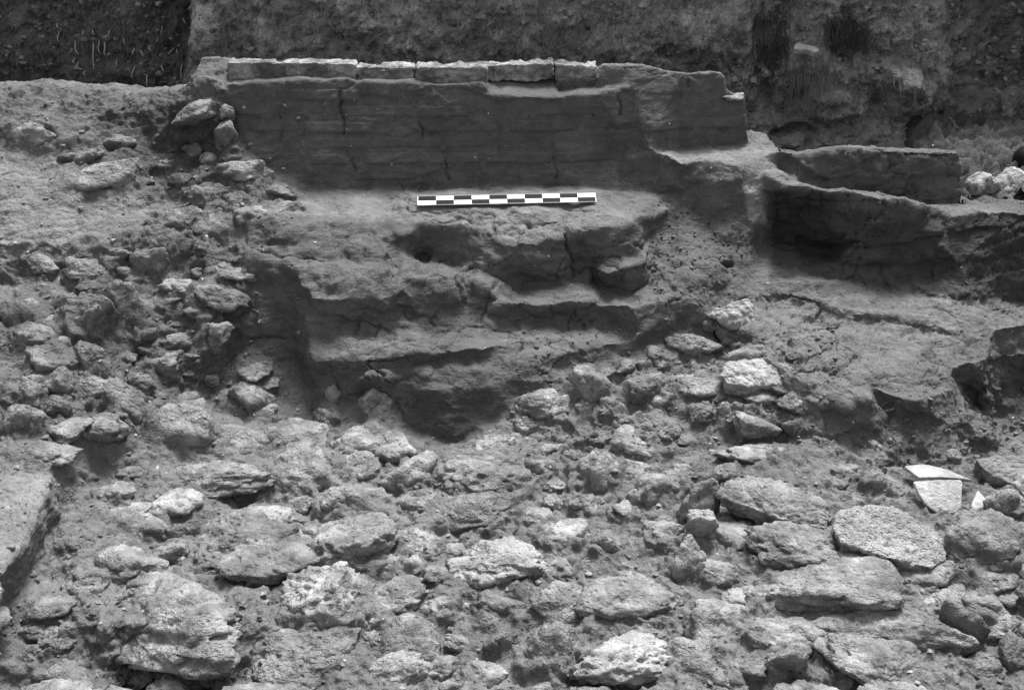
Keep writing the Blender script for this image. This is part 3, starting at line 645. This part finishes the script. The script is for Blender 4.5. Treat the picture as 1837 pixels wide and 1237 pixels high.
# ------------------------------------------------------------------ stone builder
_ico = {}
def ico(sub):
    if sub not in _ico:
        bm = bmesh.new(); bmesh.ops.create_icosphere(bm, subdivisions=sub, radius=1.0)
        _ico[sub] = (np.array([v.co[:] for v in bm.verts]), np.array([[v.index for v in f.verts] for f in bm.faces])); bm.free()
    return _ico[sub]
RS = np.random.RandomState(11)
def rock(dim, seed, sub=4, craggy=1.0, cuts=11, yaw=None, tilt=0.22):
    """broken, weathered stone: a ball cut by random planes, worn and pitted; dim = full width, depth, height"""
    r = np.random.RandomState(seed)
    S, Tt = ico(sub)
    p = S.copy(); n = r.normal(size=(cuts, 3)); n /= np.linalg.norm(n, axis=1)[:, None]
    d = r.uniform(0.42, 0.85, cuts)
    k = np.maximum((S @ n.T) / d, 1e-3)
    rad = 1.0 / (1 + (k ** 11).sum(1)) ** (1 / 11.)
    p = S * rad[:, None]
    o = r.uniform(0, 200, 3)
    dsp = 0.20 * fbm(p + o, 1.6, 2) + 0.07 * craggy * fbm(p + o, 2.6, 4, 0.65, 'ridge') - 0.18 * craggy * np.maximum(fbm(p + o + 40, 4.6, 3, 0.65) - .08, 0) + 0.07 * craggy * fbm(p + o + 9, 11.0, 2, 0.7)
    p = p * (1 + dsp)[:, None]
    p -= (p.max(0) + p.min(0)) / 2
    p /= (p.max(0) - p.min(0))
    p = p * np.array(dim)
    a = r.uniform(-.5, .5) if yaw is None else yaw
    Rm = np.array(Matrix.Rotation(a * 0.6, 3, 'Z') @ Matrix.Rotation(r.uniform(-tilt, tilt), 3, 'Y') @ Matrix.Rotation(r.uniform(-tilt, tilt), 3, 'X'))
    return p @ Rm.T, Tt
def place_stone(cx, cy, w, h, kind, parent, seed, label=None, cat=None, name='stone', group=None, grow=1.28, sink=0.33, **kw):
    sp = spot(cx, cy, w, h, grow, sink)
    if sp is None: return None
    hp, wm, D, Hh, c = sp
    P, Tt = rock((wm, D, Hh), seed, 5 if w > 150 else 4 if w > 40 else 3, **kw)
    me = make_mesh(name, P, Tt, M[{'s': 'stone', 'p': 'pale', 'd': 'dark', 'c': 'coarse', 'b': 'bank', 'w': 'white'}[kind]], np.ones(len(P)))
    return link(name, me, parent, label, cat, group, loc=c)
for i, (cx, cy, w, h, k) in enumerate(S_WALL): place_stone(cx, cy, w, h, {'s': 'b', 'p': 's', 'd': 'b'}[k], OBJ['slope'], 100 + i)
for i, (cx, cy, w, h, k) in enumerate(S_FLOOR): place_stone(cx, cy, w, h, k, OBJ['ground'], 400 + i)
print('stones', time.time() - T0)

# slabs and flat stones with a traced outline, laid on a tilted plane
def slab(outline, centre_px, raise_, normal, thick, mat, name, label, cat, seed, dome=0.0, rough=0.004, parent=None, grp=None, edge=0.9, res=0.010):
    hp, hn, dist = cast(bvh, *centre_px)
    n = np.array(normal, float); n /= np.linalg.norm(n)
    p0 = hp + n * raise_
    pts3 = []
    for (x, y) in outline:
        d = ray(x, y); t = ((p0 - np.array([0, 0, CAMZ])) @ n) / (d @ n); pts3.append(np.array([0, 0, CAMZ]) + d * t)
    pts3 = np.array(pts3); c = pts3.mean(0)
    ux = np.cross([0, 1, 0], n); ux /= np.linalg.norm(ux); uy = np.cross(n, ux)
    q2 = np.stack([(pts3 - c) @ ux, (pts3 - c) @ uy], 1)
    if ((q2[:, 0] * np.roll(q2[:, 1], -1) - np.roll(q2[:, 0], -1) * q2[:, 1]).sum()) < 0: q2 = q2[::-1]
    # rings: top centre fill by cdt, then rounded rim, sides
    m = len(q2)
    cvv, _, cff, *_ = delaunay_2d_cdt([Vector(a) for a in q2], [(a, (a + 1) % m) for a in range(m)], [], 1, 1e-6)
    q = np.array([list(a) for a in cvv]); tt = []
    for f in cff:
        f = list(f)
        for a in range(1, len(f) - 1): tt.append([f[0], f[a], f[a + 1]])
    tt = np.array(tt)
    k = len(q)
    Vt = np.concatenate([np.c_[q, np.zeros(k)], np.c_[q * 1.0 * edge, np.full(k, -thick)]])
    Tt = [list(a) for a in tt] + [[a[2] + k, a[1] + k, a[0] + k] for a in tt]
    for a in range(m):
        b = (a + 1) % m; Tt += [[b, a, a + k], [b, a + k, b + k]]
    Tt = np.array(Tt)
    Vt, Tt, _ = refine(Vt, Tt, np.zeros(len(Tt), int), lambda md: np.full(len(md), res), 12)
    dd = seg_dist([tuple(a) for a in q2] + [tuple(q2[0])], Vt[:, :2])
    Vt = smooth(Vt, Tt, 2)
    Vt[:, 2] += np.where(Vt[:, 2] > -thick * 0.5, dome * np.clip(dd / 0.08, 0, 1), 0)
    Nn = vnormals(Vt, Tt)
    o = seed * 3.7
    Vt = Vt + Nn * (rough * (fbm(Vt + o, 16., 2) + 0.8 * fbm(Vt + o, 45., 2)))[:, None]
    Wv = Vt[:, :1] * ux + Vt[:, 1:2] * uy + Vt[:, 2:3] * n
    me = make_mesh(name, Wv, Tt, M[mat], np.ones(len(Wv)))
    return link(name, me, parent, label, cat, grp, loc=c)
slab([(1497,925),(1510,912),(1560,903),(1600,908),(1640,925),(1690,958),(1704,975),(1695,1005),(1672,1017),(1640,1012),(1590,998),(1545,985),(1505,970),(1494,945)], (1600,985), .105, (.10, -.06, 1), .085, 'coarse', 'basalt_slab', 'large rough vesicular basalt slab lying tilted among the floor rubble', 'slab', 1, .012, .013, edge=.80)
slab([(1298,652),(1320,641),(1350,637),(1385,641),(1410,650),(1424,664),(1420,682),(1400,690),(1340,692),(1305,687),(1293,674)], (1358,672), .035, (0, -.25, 1), .09, 'white', 'flat_stone', 'smooth pale oval stone bedded at the edge of the cracked earth floor', 'stone', 2, .03, .009)
slab([(1270,566),(1290,551),(1318,540),(1343,537),(1350,550),(1351,575),(1345,588),(1318,590),(1292,582),(1285,570)], (1318,582), .12, (-.25, -.8, .75), .10, 'white', 'angular_stone', 'bright angular white stone leaning at the foot of the earth ridge', 'stone', 3, .02, .009)
slab([(1287,888),(1400,930),(1480,948),(1497,930),(1490,905),(1455,880),(1400,862),(1345,852),(1310,858),(1292,868)], (1400,915), .085, (.05, -.06, 1), .09, 'stone', 'limestone_slab', 'broad flat dusty limestone slab beside the rough basalt slab', 'slab', 4, .02, .012, edge=.8)
slab([(1748,822),(1790,815),(1900,822),(1900,895),(1826,872),(1775,850)], (1830,850), .05, (.0, -.2, 1), .08, 'pale', 'limestone_slab', 'pale limestone slab beyond the broken pottery sherds', 'slab', 5, .01, .005)
# broken jar: three sherds
slab([(1638,863),(1680,860),(1724,860),(1727,866),(1724,915),(1712,921),(1682,920),(1660,905),(1648,885)], (1690,895), .05, (-.05, -.62, 1), .022, 'sherd', 'pottery_sherd', 'largest flat pale pottery sherd, four-sided, lying in the hollow', 'sherd', 6, .004, .0015, edge=.97)
slab([(1622,836),(1655,831),(1688,838),(1720,850),(1745,860),(1726,858),(1690,855),(1648,856),(1638,848)], (1690,862), .085, (-.02, -.15, 1), .02, 'sherd', 'pottery_sherd', 'long narrow pale pottery sherd above the largest sherd', 'sherd', 7, .003, .0015, edge=.97)
slab([(1755,878),(1765,890),(1774,904),(1765,914),(1752,921),(1742,918),(1744,905)], (1758,905), .06, (.1, -.7, 1), .02, 'sherd', 'pottery_sherd', 'small triangular pale pottery sherd standing beside the largest sherd', 'sherd', 8, .003, .0015, edge=.97)
place_stone(1252,905,64,84,'s',None,901,'tall rounded grey limestone lump behind a white lump, beside the flat slab','stone','limestone_lump', tilt=.15)
place_stone(1260,944,58,62,'w',None,902,'white weathered limestone lump in front of the tall grey lump','stone','white_limestone', craggy=1.3)
place_stone(898,1008,172,76,'w',None,903,'large pale pitted limestone block with dark holes in the middle of the rubble','stone','limestone_block', craggy=1.3)
place_stone(1112,1180,174,92,'w',None,904,'large bright craggy limestone boulder with a dark notch on its left side','stone','limestone_boulder', craggy=1.4)
for (bx_, by_, bY, bw, bh, sd_, lb_) in ((1757, 338, 5.98, .25, .23, 905, 'bright rounded boulder beside the end of the low smooth mudbrick wall'), (1812, 337, 6.02, .26, .23, 906, 'bright crusty boulder below the black rounded bucket')):
    P, Tt = rock((bw, bw * .8, bh), sd_, 4, craggy=1.2)
    link('boulder', make_mesh('boulder', P, Tt, M['white'], np.ones(len(P))), None, lb_, 'stone', loc=atY(bx_, by_, bY))

# ------------------------------------------------------------------ bricks
def block(x0, x1, y0, y1, z0, z1, mat, parent, seed, rough=.009, round_=4, res=.013, skew=0.0):
    bx = np.array([[x, y, z] for x in (x0, x1) for y in (y0, y1) for z in (z0, z1)], float)
    bx[:, 2] += skew * (bx[:, 0] - x0) / (x1 - x0)
    f = [(0,1,3,2),(4,6,7,5),(0,4,5,1),(2,3,7,6),(0,2,6,4),(1,5,7,3)]
    t = np.array([q for a in f for q in ((a[0], a[1], a[2]), (a[0], a[2], a[3]))])[:, ::-1]
    cc = bx.mean(0); Vb = bx - cc
    Vb, t, _ = refine(Vb, t, np.zeros(len(t), int), lambda md: np.full(len(md), res), 12)
    Vb = smooth(Vb, t, round_)
    n = vnormals(Vb, t)
    if (n * Vb).sum() < 0: t = t[:, ::-1]; n = -n
    Vb = Vb * (1 + .05 * fbm(Vb + cc + seed, 4., 2))[:, None]
    Vb = Vb - n * (np.maximum(fbm(Vb + cc + seed, 7., 3) - .15, 0) * .03)[:, None]
    Vb = Vb + n * (rough * (1.3 * fbm(Vb + cc + seed, 9., 2) + fbm(Vb + cc + seed, 30., 2)))[:, None]
    me = make_mesh('brick', Vb, t, M[mat], np.ones(len(Vb)))
    return link('brick', me, parent, loc=cc)
def brick_px(px0, px1, pt, pb, Y, depth, mat, parent, seed, skew_px=0, **kw):
    a = atY(px0, pb, Y); b = atY(px1, pt, Y); k = atY(px1, pt + skew_px, Y)[2] - b[2]
    return block(a[0], b[0], Y, Y + depth, a[2] - .015, b[2], mat, parent, seed, skew=k, **kw)
WL = OBJ['wall']
brick_px(412, 637, 112, 147, 6.04, .13, 'brick', WL, 1, skew_px=2, rough=.007)
brick_px(641, 743, 120, 147, 6.03, .13, 'brick', WL, 2)
brick_px(748, 873, 120, 151, 6.0, .15, 'brick', WL, 3, skew_px=1)
brick_px(868, 993, 117, 143, 6.07, .12, 'brick', WL, 4, skew_px=-4)
brick_px(997, 1072, 117, 140, 6.08, .12, 'brick', WL, 5)
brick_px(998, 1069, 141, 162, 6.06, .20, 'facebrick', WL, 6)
rb = random.Random(5)
def face_bricks(parent, x0, x1, z0, courses, hgt, len_, Ymax, Ymin, skip, proud=.006):
    for c in range(courses):
        za = z0 + c * hgt; x = x0 - rb.uniform(0, len_)
        while x < x1:
            L = len_ * rb.uniform(.8, 1.2); xa, xb = max(x, x0), min(x + L, x1); x += L
            if xb - xa < .08 or rb.random() < skip(c): continue
            nx, nz = max(int((xb - xa) / .018), 3), 6
            gx = np.linspace(xa + .004, xb - .004, nx + 1); gz = np.linspace(za + .004, za + hgt - .004, nz + 1)
            P = []; ok = True; pr = proud * rb.uniform(.3, 1.2)
            for j, z in enumerate(gz):
                for i, xx in enumerate(gx):
                    h, n, idx, dd = bvh.ray_cast(Vector((xx, 4.6, z)), Vector((0, 1, 0)))
                    if h is None or h[1] > Ymax or h[1] < Ymin: ok = False; break
                    ed = i in (0, nx) or j in (0, nz)
                    P.append((xx, h[1] + (.012 if ed else -pr), z))
                if not ok: break
            if not ok: continue
            P = np.array(P); cc = P.mean(0)
            t = []
            for j in range(nz):
                for i in range(nx):
                    a = j * (nx + 1) + i; t += [[a, a + 1, a + nx + 2], [a, a + nx + 2, a + nx + 1]]
            ins = P[:, 1]
            P[:, 1] += .0035 * fbm(P, 25., 2, off=x)
            me = make_mesh('brick', P - cc, np.array(t), M['facebrick'], np.ones(len(P)))
            link('brick', me, parent, loc=cc)
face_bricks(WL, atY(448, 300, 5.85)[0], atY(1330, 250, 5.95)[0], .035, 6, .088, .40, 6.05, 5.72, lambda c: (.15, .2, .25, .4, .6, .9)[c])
print('bricks', time.time() - T0)

# ------------------------------------------------------------------ the photographic scale
def plain(name, v, rough=.5):
    m = bpy.data.materials.new(name); m.use_nodes = True; nt = m.node_tree; b = nt.nodes['Principled BSDF']
    n = nd(nt, 'ShaderNodeTexNoise', Scale=60.0, Detail=4.0); tc = nd(nt, 'ShaderNodeTexCoord'); nt.links.new(tc.outputs['Object'], n.inputs['Vector'])
    r = maprange(nt, n.outputs['Fac'], .3, .7, v * .9, v * 1.08); c = nd(nt, 'ShaderNodeCombineColor')
    for k in range(3): nt.links.new(r, c.inputs[k])
    nt.links.new(c.outputs[0], b.inputs['Base Color']); b.inputs['Roughness'].default_value = rough; b.inputs['Specular IOR Level'].default_value = .08
    return m
M['white_paint'] = plain('white_paint', .66); M['black_paint'] = plain('black_paint', .006, .6); M['bucket'] = plain('black_plastic', .01, .5); M['line'] = plain('grey_line', .25)
M['root_pale'] = plain('pale_root', .42, .8); M['root_dark'] = plain('dark_root', .07, .8); M['root_mid'] = plain('dry_root', .16, .8)
bl = np.array(atY(749, 369.5, Yz(749, 369.5, .016))); br = np.array(atY(1070, 363, Yz(1070, 363, .016)))
ux = (br - bl); LEN = np.linalg.norm(ux); ux /= LEN
tl = np.array(atY(748, 353, bl[1] + .062)); uy = tl - bl; uy -= (uy @ ux) * ux; WID = np.linalg.norm(uy); uy /= WID
un = np.cross(ux, uy)
Rm = Matrix((tuple(ux), tuple(uy), tuple(un))).transposed()
root = bpy.data.objects.new('measuring_scale', None); COL.objects.link(root); root.location = bl
root.rotation_euler = Rm.to_euler()
root['label'] = 'black and white chequered measuring scale lying on the mudbrick ledge'; root['category'] = 'scale'
def sbox(name, x0, x1, y0, y1, z0, z1, mat):
    bm = bmesh.new(); bmesh.ops.create_cube(bm, size=1.0)
    for v in bm.verts: v.co = Vector(((x0 + x1) / 2 + v.co.x * (x1 - x0), (y0 + y1) / 2 + v.co.y * (y1 - y0), (z0 + z1) / 2 + v.co.z * (z1 - z0)))
    me = bpy.data.meshes.new(name); bm.to_mesh(me); bm.free(); me.materials.append(M[mat])
    o = bpy.data.objects.new(name, me); COL.objects.link(o); o.parent = root
    return o
sbox('board', 0, LEN, 0, WID, .002, .006, 'white_paint')
bd = .0045; step = (LEN - 2 * bd) / 10; hw = WID / 2
sbox('border_line', bd * .35, LEN - bd * .35, WID - bd * .55, WID - bd * .30, .0061, .0068, 'line')
sbox('border_line', bd * .35, LEN - bd * .35, bd * .30, bd * .55, .0061, .0068, 'line')
for k in range(10):
    a, b = bd + k * step, bd + (k + 1) * step
    if k % 2 == 0: sbox('black_square', a, b, hw, WID - bd, .0061, .0072, 'black_paint')
    else: sbox('black_square', a, b, bd, hw, .0061, .0072, 'black_paint')

# ------------------------------------------------------------------ back section (baulk)
xs = np.arange(-4.9, 4.9, .0155); zs = np.arange(-1.1, 1.75, .0155)
gx, gz = np.meshgrid(xs, zs)
nx, nz = len(xs), len(zs)
B = np.stack([gx.ravel(), np.full(gx.size, 7.25), gz.ravel()], 1)
B[:, 1] += 0.10 * (B[:, 2] - .5)
bp = project(B)
wr = perlin(B * 5) * 9
bq = bp + np.stack([wr, perlin(B * 5 + 31) * 9], 1)
dep = 0.55 * soft([(-900,-400),(322,-400),(330,60),(312,140),(322,600),(-900,600)], bq + np.stack([perlin(B * 2.5 + 7) * 40, 0 * wr], 1), 26)
dep += 0.20 * soft([(1690,-300),(2400,-300),(2400,205),(1780,212),(1700,200),(1685,120)], bq + np.stack([perlin(B * 2.5 + 17) * 30, 0 * wr], 1), 40)
dep += 0.10 * soft([(1350,-50),(1415,-50),(1412,90),(1400,185),(1365,185),(1355,100)], bq, 10)
dep += 0.10 * soft([(1475,50),(1540,40),(1570,90),(1530,125),(1490,115)], bq, 12)
def ell(cx, cy, rx, ry): return np.clip(1.3 - ((bq[:, 0] - cx) / rx) ** 2 - ((bq[:, 1] - cy) / ry) ** 2, 0, 1)
dep += .16 * ell(1420, 238, 42, 12) + .10 * ell(1580, 168, 30, 14) + .06 * ell(1674, 187, 10, 12) + .08 * ell(1020, 70, 40, 18) + .06 * ell(1195, 90, 26, 14) + .06 * ell(610, 80, 25, 14)
dep -= .14 * ell(1585, 140, 60, 40) + .10 * ell(1640, 165, 40, 40) + .10 * ell(1500, 190, 60, 30) + .08 * ell(370, 70, 30, 60) + .05 * ell(690, 60, 60, 30)
# the foot of the section spreads out in fallen earth at the right
dep -= .55 * np.clip((bq[:, 1] - 215) / 120, 0, 1) * soft([(1480,200),(2400,200),(2400,700),(1480,700)], bq, 60)
B[:, 1] += dep
rg = fbm(B, 2.2, 3, .55, None, 5.) * .09 + fbm(B, 5.0, 4, .6, None, 7.) * .045 + fbm(B, 9.0, 3, .6, 'billow', 17.) * .05 * np.clip(fbm(B, 1.8, 2, off=44.) * 1.5 + .4, 0, 1) + np.maximum(fbm(B, 17., 3, .6, None, 2.), 0) * -.03
rg += fbm(B, 30., 2, .6, 'ridge', 3.) * .008
rg += fbm(B * np.array([1, 1, .35]), 14., 2, .5, 'ridge', 12.) * .012
quiet = soft([(330,-50),(410,-50),(415,95),(360,110),(335,60)], bq, 20)
B[:, 1] += rg * (1 - .7 * quiet)
ii = (np.arange(nz - 1)[:, None] * nx + np.arange(nx - 1)[None]).ravel()
BT = np.concatenate([np.stack([ii, ii + 1, ii + nx + 1], 1), np.stack([ii, ii + nx + 1, ii + nx], 1)])
bt = 1 + .15 * fbm(B, 1.7, 2, off=3.)
bt *= 1 - .48 * soft([(-900,-400),(326,-400),(330,600),(-900,600)], bq + np.stack([perlin(B * 2.5 + 7) * 40, 0 * wr], 1), 28)          # darker tone over the recessed left part
bt *= 1 + .45 * quiet + .25 * soft([(420,-50),(1340,-50),(1340,80),(1000,60),(800,95),(430,100)], bq, 40)
bt *= 1 - .35 * soft([(1690,-300),(2400,-300),(2400,205),(1780,212),(1700,200)], bq, 20)
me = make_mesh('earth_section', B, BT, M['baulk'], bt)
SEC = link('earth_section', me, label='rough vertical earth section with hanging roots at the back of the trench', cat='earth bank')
bvb = BVHTree.FromPolygons(B.tolist(), BT.tolist())
# ground surface behind and above the section, out to the horizon, and the deeper trench floor in front of it
top = B[(nz - 1) * nx:].copy()
far = top.copy(); far[:, 1] = 300; far[:, 0] *= 60
mid_ = top.copy(); mid_[:, 1] = 9.5
Vg = np.concatenate([top, mid_, far]); n_ = nx; tg = []
for r_ in (0, 1):
    i_ = r_ * n_ + np.arange(n_ - 1); tg += [np.stack([i_, i_ + 1, i_ + n_ + 1], 1), np.stack([i_, i_ + n_ + 1, i_ + n_], 1)]
link('ground', make_mesh('ground', Vg, np.concatenate(tg), M['rubble'], np.ones(len(Vg))), kind='structure')
link('ground', make_mesh('ground', np.array([[-40, -40, -1.06], [40, -40, -1.06], [40, 9, -1.06], [-40, 9, -1.06]], float), np.array([[0, 1, 2], [0, 2, 3]]), M['rubble'], np.ones(4)), kind='structure')
gxx, gyy = np.meshgrid(np.arange(1.2, 4.9, .022), np.arange(5.8, 8.3, .022))
Vd = np.stack([gxx.ravel(), gyy.ravel(), np.zeros(gxx.size)], 1)
Vd[:, 2] = -.15 + .10 * np.clip((Vd[:, 1] - 5.9) / 1.2, 0, 1.5) + .05 * fbm(Vd, 2.5, 2) + .07 * np.maximum(fbm(Vd, 7., 3, .6, 'ridge', 4.), 0) + .02 * fbm(Vd, 20., 2)
Vd[:, 2] -= .35 * np.clip((2.95 - Vd[:, 0]) / .25, 0, 1)
Vd[:, 2] -= 1.0 * np.clip((1.65 - Vd[:, 0]) / .3, 0, 1) ** 2
ny_, nx_ = gxx.shape
id_ = (np.arange(ny_ - 1)[:, None] * nx_ + np.arange(nx_ - 1)[None]).ravel()
link('ground', make_mesh('ground', Vd, np.concatenate([np.stack([id_, id_ + 1, id_ + nx_ + 1], 1), np.stack([id_, id_ + nx_ + 1, id_ + nx_], 1)]), M['rubble'], .38 + .15 * fbm(Vd, 3., 2)), kind='structure')
def bank(name, pts_, faces_):
    link(name, make_mesh(name, np.array(pts_, float), np.array(faces_), M['rubble'], np.ones(len(pts_))), kind='structure')
bank('trench_edge', [(-9, 1.25, -1.05), (9, 1.25, -1.05), (9, 1.1, .4), (-9, 1.1, .4), (9, -30, .5), (-9, -30, .5)], [(0, 1, 2), (0, 2, 3), (3, 2, 4), (3, 4, 5)])
for sx in (-1, 1):
    bank('trench_side', [(sx * 5.0, -30, -1.05), (sx * 5.0, 8.5, -1.05), (sx * 5.15, 8.5, 1.7), (sx * 5.15, -30, 1.7), (sx * 200, 8.5, 1.7), (sx * 200, -30, 1.7)], [(0, 1, 2), (0, 2, 3), (3, 2, 4), (3, 4, 5)])
rs = np.random.RandomState(3)
for i in range(220):
    px, py = rs.uniform(0, 1837), rs.uniform(0, 300)
    hp, hn, dist = cast(bvb, px, py)
    if hp is None: continue
    w = .02 + .075 * rs.rand() ** 2
    P, Tt = rock((w, w * .8, w * .7), 2000 + i, 2)
    me = make_mesh('stone', P, Tt, M['dark' if rs.rand() < .35 or px < 330 else 'stone'], np.ones(len(P)))
    link('stone', me, SEC, loc=hp + np.array([0, .01, 0]))
cl = np.random.RandomState(8); Vc, Tc, oc = [], [], 0
for _ in range(6000):
    hp, hn, d = cast(bvb, cl.uniform(-20, 1857), cl.uniform(-20, 330))
    if hp is None: continue
    if perlin(hp[None] * 2.3)[0] + .35 * cl.rand() < .05: continue
    w = .008 + .06 * cl.rand() ** 3; S, Tt = ico(1)
    Vc.append(S * np.array([w, w, w * .7]) * .5 * (1 + .45 * cl.uniform(-1, 1, (len(S), 1))) + hp); Tc.append(Tt + oc); oc += len(S)
link('soil_clods', make_mesh('soil_clods', np.concatenate(Vc), np.concatenate(Tc), M['baulk'], np.repeat(cl.uniform(.5, 1.45, len(Vc)), len(ico(1)[0])), False), SEC, kind='stuff')
def tube(path, r0, r1, sides=5):
    path = np.array(path, float); n = len(path); Vs = []; t = []
    for i, p in enumerate(path):
        d = path[min(i + 1, n - 1)] - path[max(i - 1, 0)]; d /= max(np.linalg.norm(d), 1e-9)
        a = np.cross(d, [0.3, 1, .2]); a /= np.linalg.norm(a); b = np.cross(d, a); r = r0 + (r1 - r0) * i / (n - 1)
        for s_ in range(sides):
            th = 2 * math.pi * s_ / sides; Vs.append(p + r * (math.cos(th) * a + math.sin(th) * b))
    for i in range(n - 1):
        for s_ in range(sides):
            a = i * sides + s_; b = i * sides + (s_ + 1) % sides; t += [[a, b, b + sides], [a, b + sides, a + sides]]
    return np.array(Vs), np.array(t)
ROOTS = [(500,235,525,335),(645,250,648,455),(735,245,740,350),(830,385,830,435),(970,430,945,520),(965,295,960,340),(1085,270,1105,310),(1020,310,1045,355),(1300,300,1305,590),(1340,420,1345,580),(1280,290,1180,385),(1150,205,1155,240),
 (575,150,562,190),(775,150,768,205),(640,150,655,185),(890,215,893,245),(495,370,500,410),(530,400,520,440),(1180,430,1200,475),(1070,500,1075,590),(580,470,580,500),(692,230,695,330),(380,160,375,235),(365,100,372,130),(1185,120,1180,190),(1350,50,1370,95),(1490,45,1515,100),(1710,140,1750,225)]
def strand(x0, y0, x1, y1, out=.03, wig=.02, n=6):
    a, _, d = cast(bvb, x0, y0)
    if a is None: return None
    e = atY(x1, y1, a[1] - out); p = []
    for k in range(n):
        f = k / (n - 1); q = a * (1 - f) + e * f
        p.append(q + np.array([rs.uniform(-wig, wig), -out * math.sin(f * 3) * .5, 0]) * (1 if 0 < k else 0))
    return p
for (a, b, c, d) in ROOTS:
    p = strand(20 + a / 4.374, 20 + b / 4.374, 20 + c / 4.374, 20 + d / 4.374, .05, .006)
    if p is None: continue
    v, t = tube(p, .0055, .003); cc = v.mean(0)
    link('root', make_mesh('root', v - cc, t, M['root_pale']), SEC, loc=cc)
def tuft(name, region, count, length, mat, seed, r=.0022):
    Va, Ta, o = [], [], 0; r_ = np.random.RandomState(seed)
    for _ in range(count):
        x = r_.uniform(region[0], region[2]); y = r_.uniform(region[1], region[3]); L = r_.uniform(*length)
        p = strand(x, y, x + r_.uniform(-10, 10) + 0.15 * L * r_.uniform(-1, 1), y + L, r_.uniform(.02, .10), .012, 5)
        if p is None: continue
        v, t = tube(p, r, r * .5, 4); Va.append(v); Ta.append(t + o); o += len(v)
    v = np.concatenate(Va); t = np.concatenate(Ta)
    link(name, make_mesh(name, v, t, M[mat]), SEC, kind='stuff')
tuft('root_mat', (1348, -10, 1418, 110), 150, (30, 100), 'root_dark', 1)
tuft('root_mat', (1478, 20, 1560, 80), 110, (20, 70), 'root_dark', 2)
tuft('root_mat', (1415, 90, 1510, 140), 110, (25, 70), 'root_mid', 3, .0018)
tuft('root_mat', (860, 30, 1060, 80), 140, (15, 45), 'root_mid', 4, .0018)
tuft('root_mat', (400, 0, 620, 60), 110, (20, 60), 'root_mid', 5, .0018)
tuft('root_mat', (20, 0, 330, 110), 200, (10, 40), 'root_mid', 7, .0018)
tuft('root_mat', (620, 0, 1340, 70), 350, (10, 40), 'root_mid', 8, .0016)
tuft('root_mat', (1560, 40, 1690, 180), 90, (15, 50), 'root_mid', 6, .0018)
bvh_main = bvh; bvh = bvb
slab([(1425,79),(1432,76),(1447,80),(1469,86),(1469,92),(1462,94),(1447,89),(1425,88)], (1447,90), .07, (.1, -.7, 1), .05, 'sherd', 'flat_stone', 'flat white stone sticking out of the rooty earth section', 'stone', 9, .004, .003)
bvh = bvh_main
place_stone(1316,174,40,12,'p',WL,910)

# black rounded bucket at the right-hand edge
hp = atY(1845, 316, 6.35)
bm = bmesh.new(); prof = [(0,0),(.095,0),(.11,.02),(.125,.2),(.118,.26),(.09,.30),(.0,.315)]; seg = 28; rings = []
for (r_, z_) in prof:
    rings.append([bm.verts.new((r_ * math.cos(2 * math.pi * k / seg), r_ * math.sin(2 * math.pi * k / seg), z_)) for k in range(seg)] if r_ > 0 else [bm.verts.new((0, 0, z_))])
for a, b in zip(rings, rings[1:]):
    for k in range(seg):
        v = [a[k % len(a)], a[(k + 1) % len(a)], b[(k + 1) % len(b)], b[k % len(b)]]; v = list(dict.fromkeys(v))
        if len(v) > 2: bm.faces.new(v)
bmesh.ops.recalc_face_normals(bm, faces=bm.faces)
for f in bm.faces: f.smooth = True
me = bpy.data.meshes.new('bucket'); bm.to_mesh(me); bm.free(); me.materials.append(M['bucket'])
link('bucket', me, label='black rounded bucket standing behind the bright boulders', cat='bucket', loc=hp - np.array([0, 0, .12]))

# ------------------------------------------------------------------ crumbs of earth and grit lying about
cr = np.random.RandomState(21); Va, Ta, Ca, o = [], [], [], 0
def crumbs(n, x0, y0, x1, y1, smin, smax, alb=1.0):
    global o
    for _ in range(n):
        hp, hn, d = cast(bvh, cr.uniform(x0, x1), cr.uniform(y0, y1))
        if hp is None or hn[2] < .45: continue
        w = smin + (smax - smin) * cr.rand() ** 3
        S, Tt = ico(1)
        k = S * np.array([w, w * cr.uniform(.6, 1), w * cr.uniform(.45, .8)]) * .5 * (1 + .5 * cr.uniform(-1, 1, (len(S), 1)))
        a = cr.uniform(0, 6.28); ca, sa = math.cos(a), math.sin(a)
        k = np.c_[k[:, 0] * ca - k[:, 1] * sa, k[:, 0] * sa + k[:, 1] * ca, k[:, 2]]
        Va.append(k + hp + np.array([0, 0, w * .12])); Ta.append(Tt + o); Ca.append(np.full(len(S), alb * cr.uniform(.7, 1.15))); o += len(S)
crumbs(1900, -50, 780, 1900, 1260, .006, .035)
crumbs(1000, -20, 180, 540, 800, .006, .035)
crumbs(900, 900, 590, 1500, 800, .006, .035, .7)
crumbs(500, 430, 340, 1800, 760, .004, .012, .6)
crumbs(500, 1170, 360, 1340, 600, .006, .03, .55)
crumbs(400, 1560, 690, 1840, 860, .006, .035, .6)
link('soil_crumbs', make_mesh('soil_crumbs', np.concatenate(Va), np.concatenate(Ta), M['stone'], np.concatenate(Ca), False), OBJ['ground'], kind='stuff')
print('done', time.time() - T0, 'tris', sum(len(o_.data.polygons) for o_ in sc.objects if o_.type == 'MESH'))
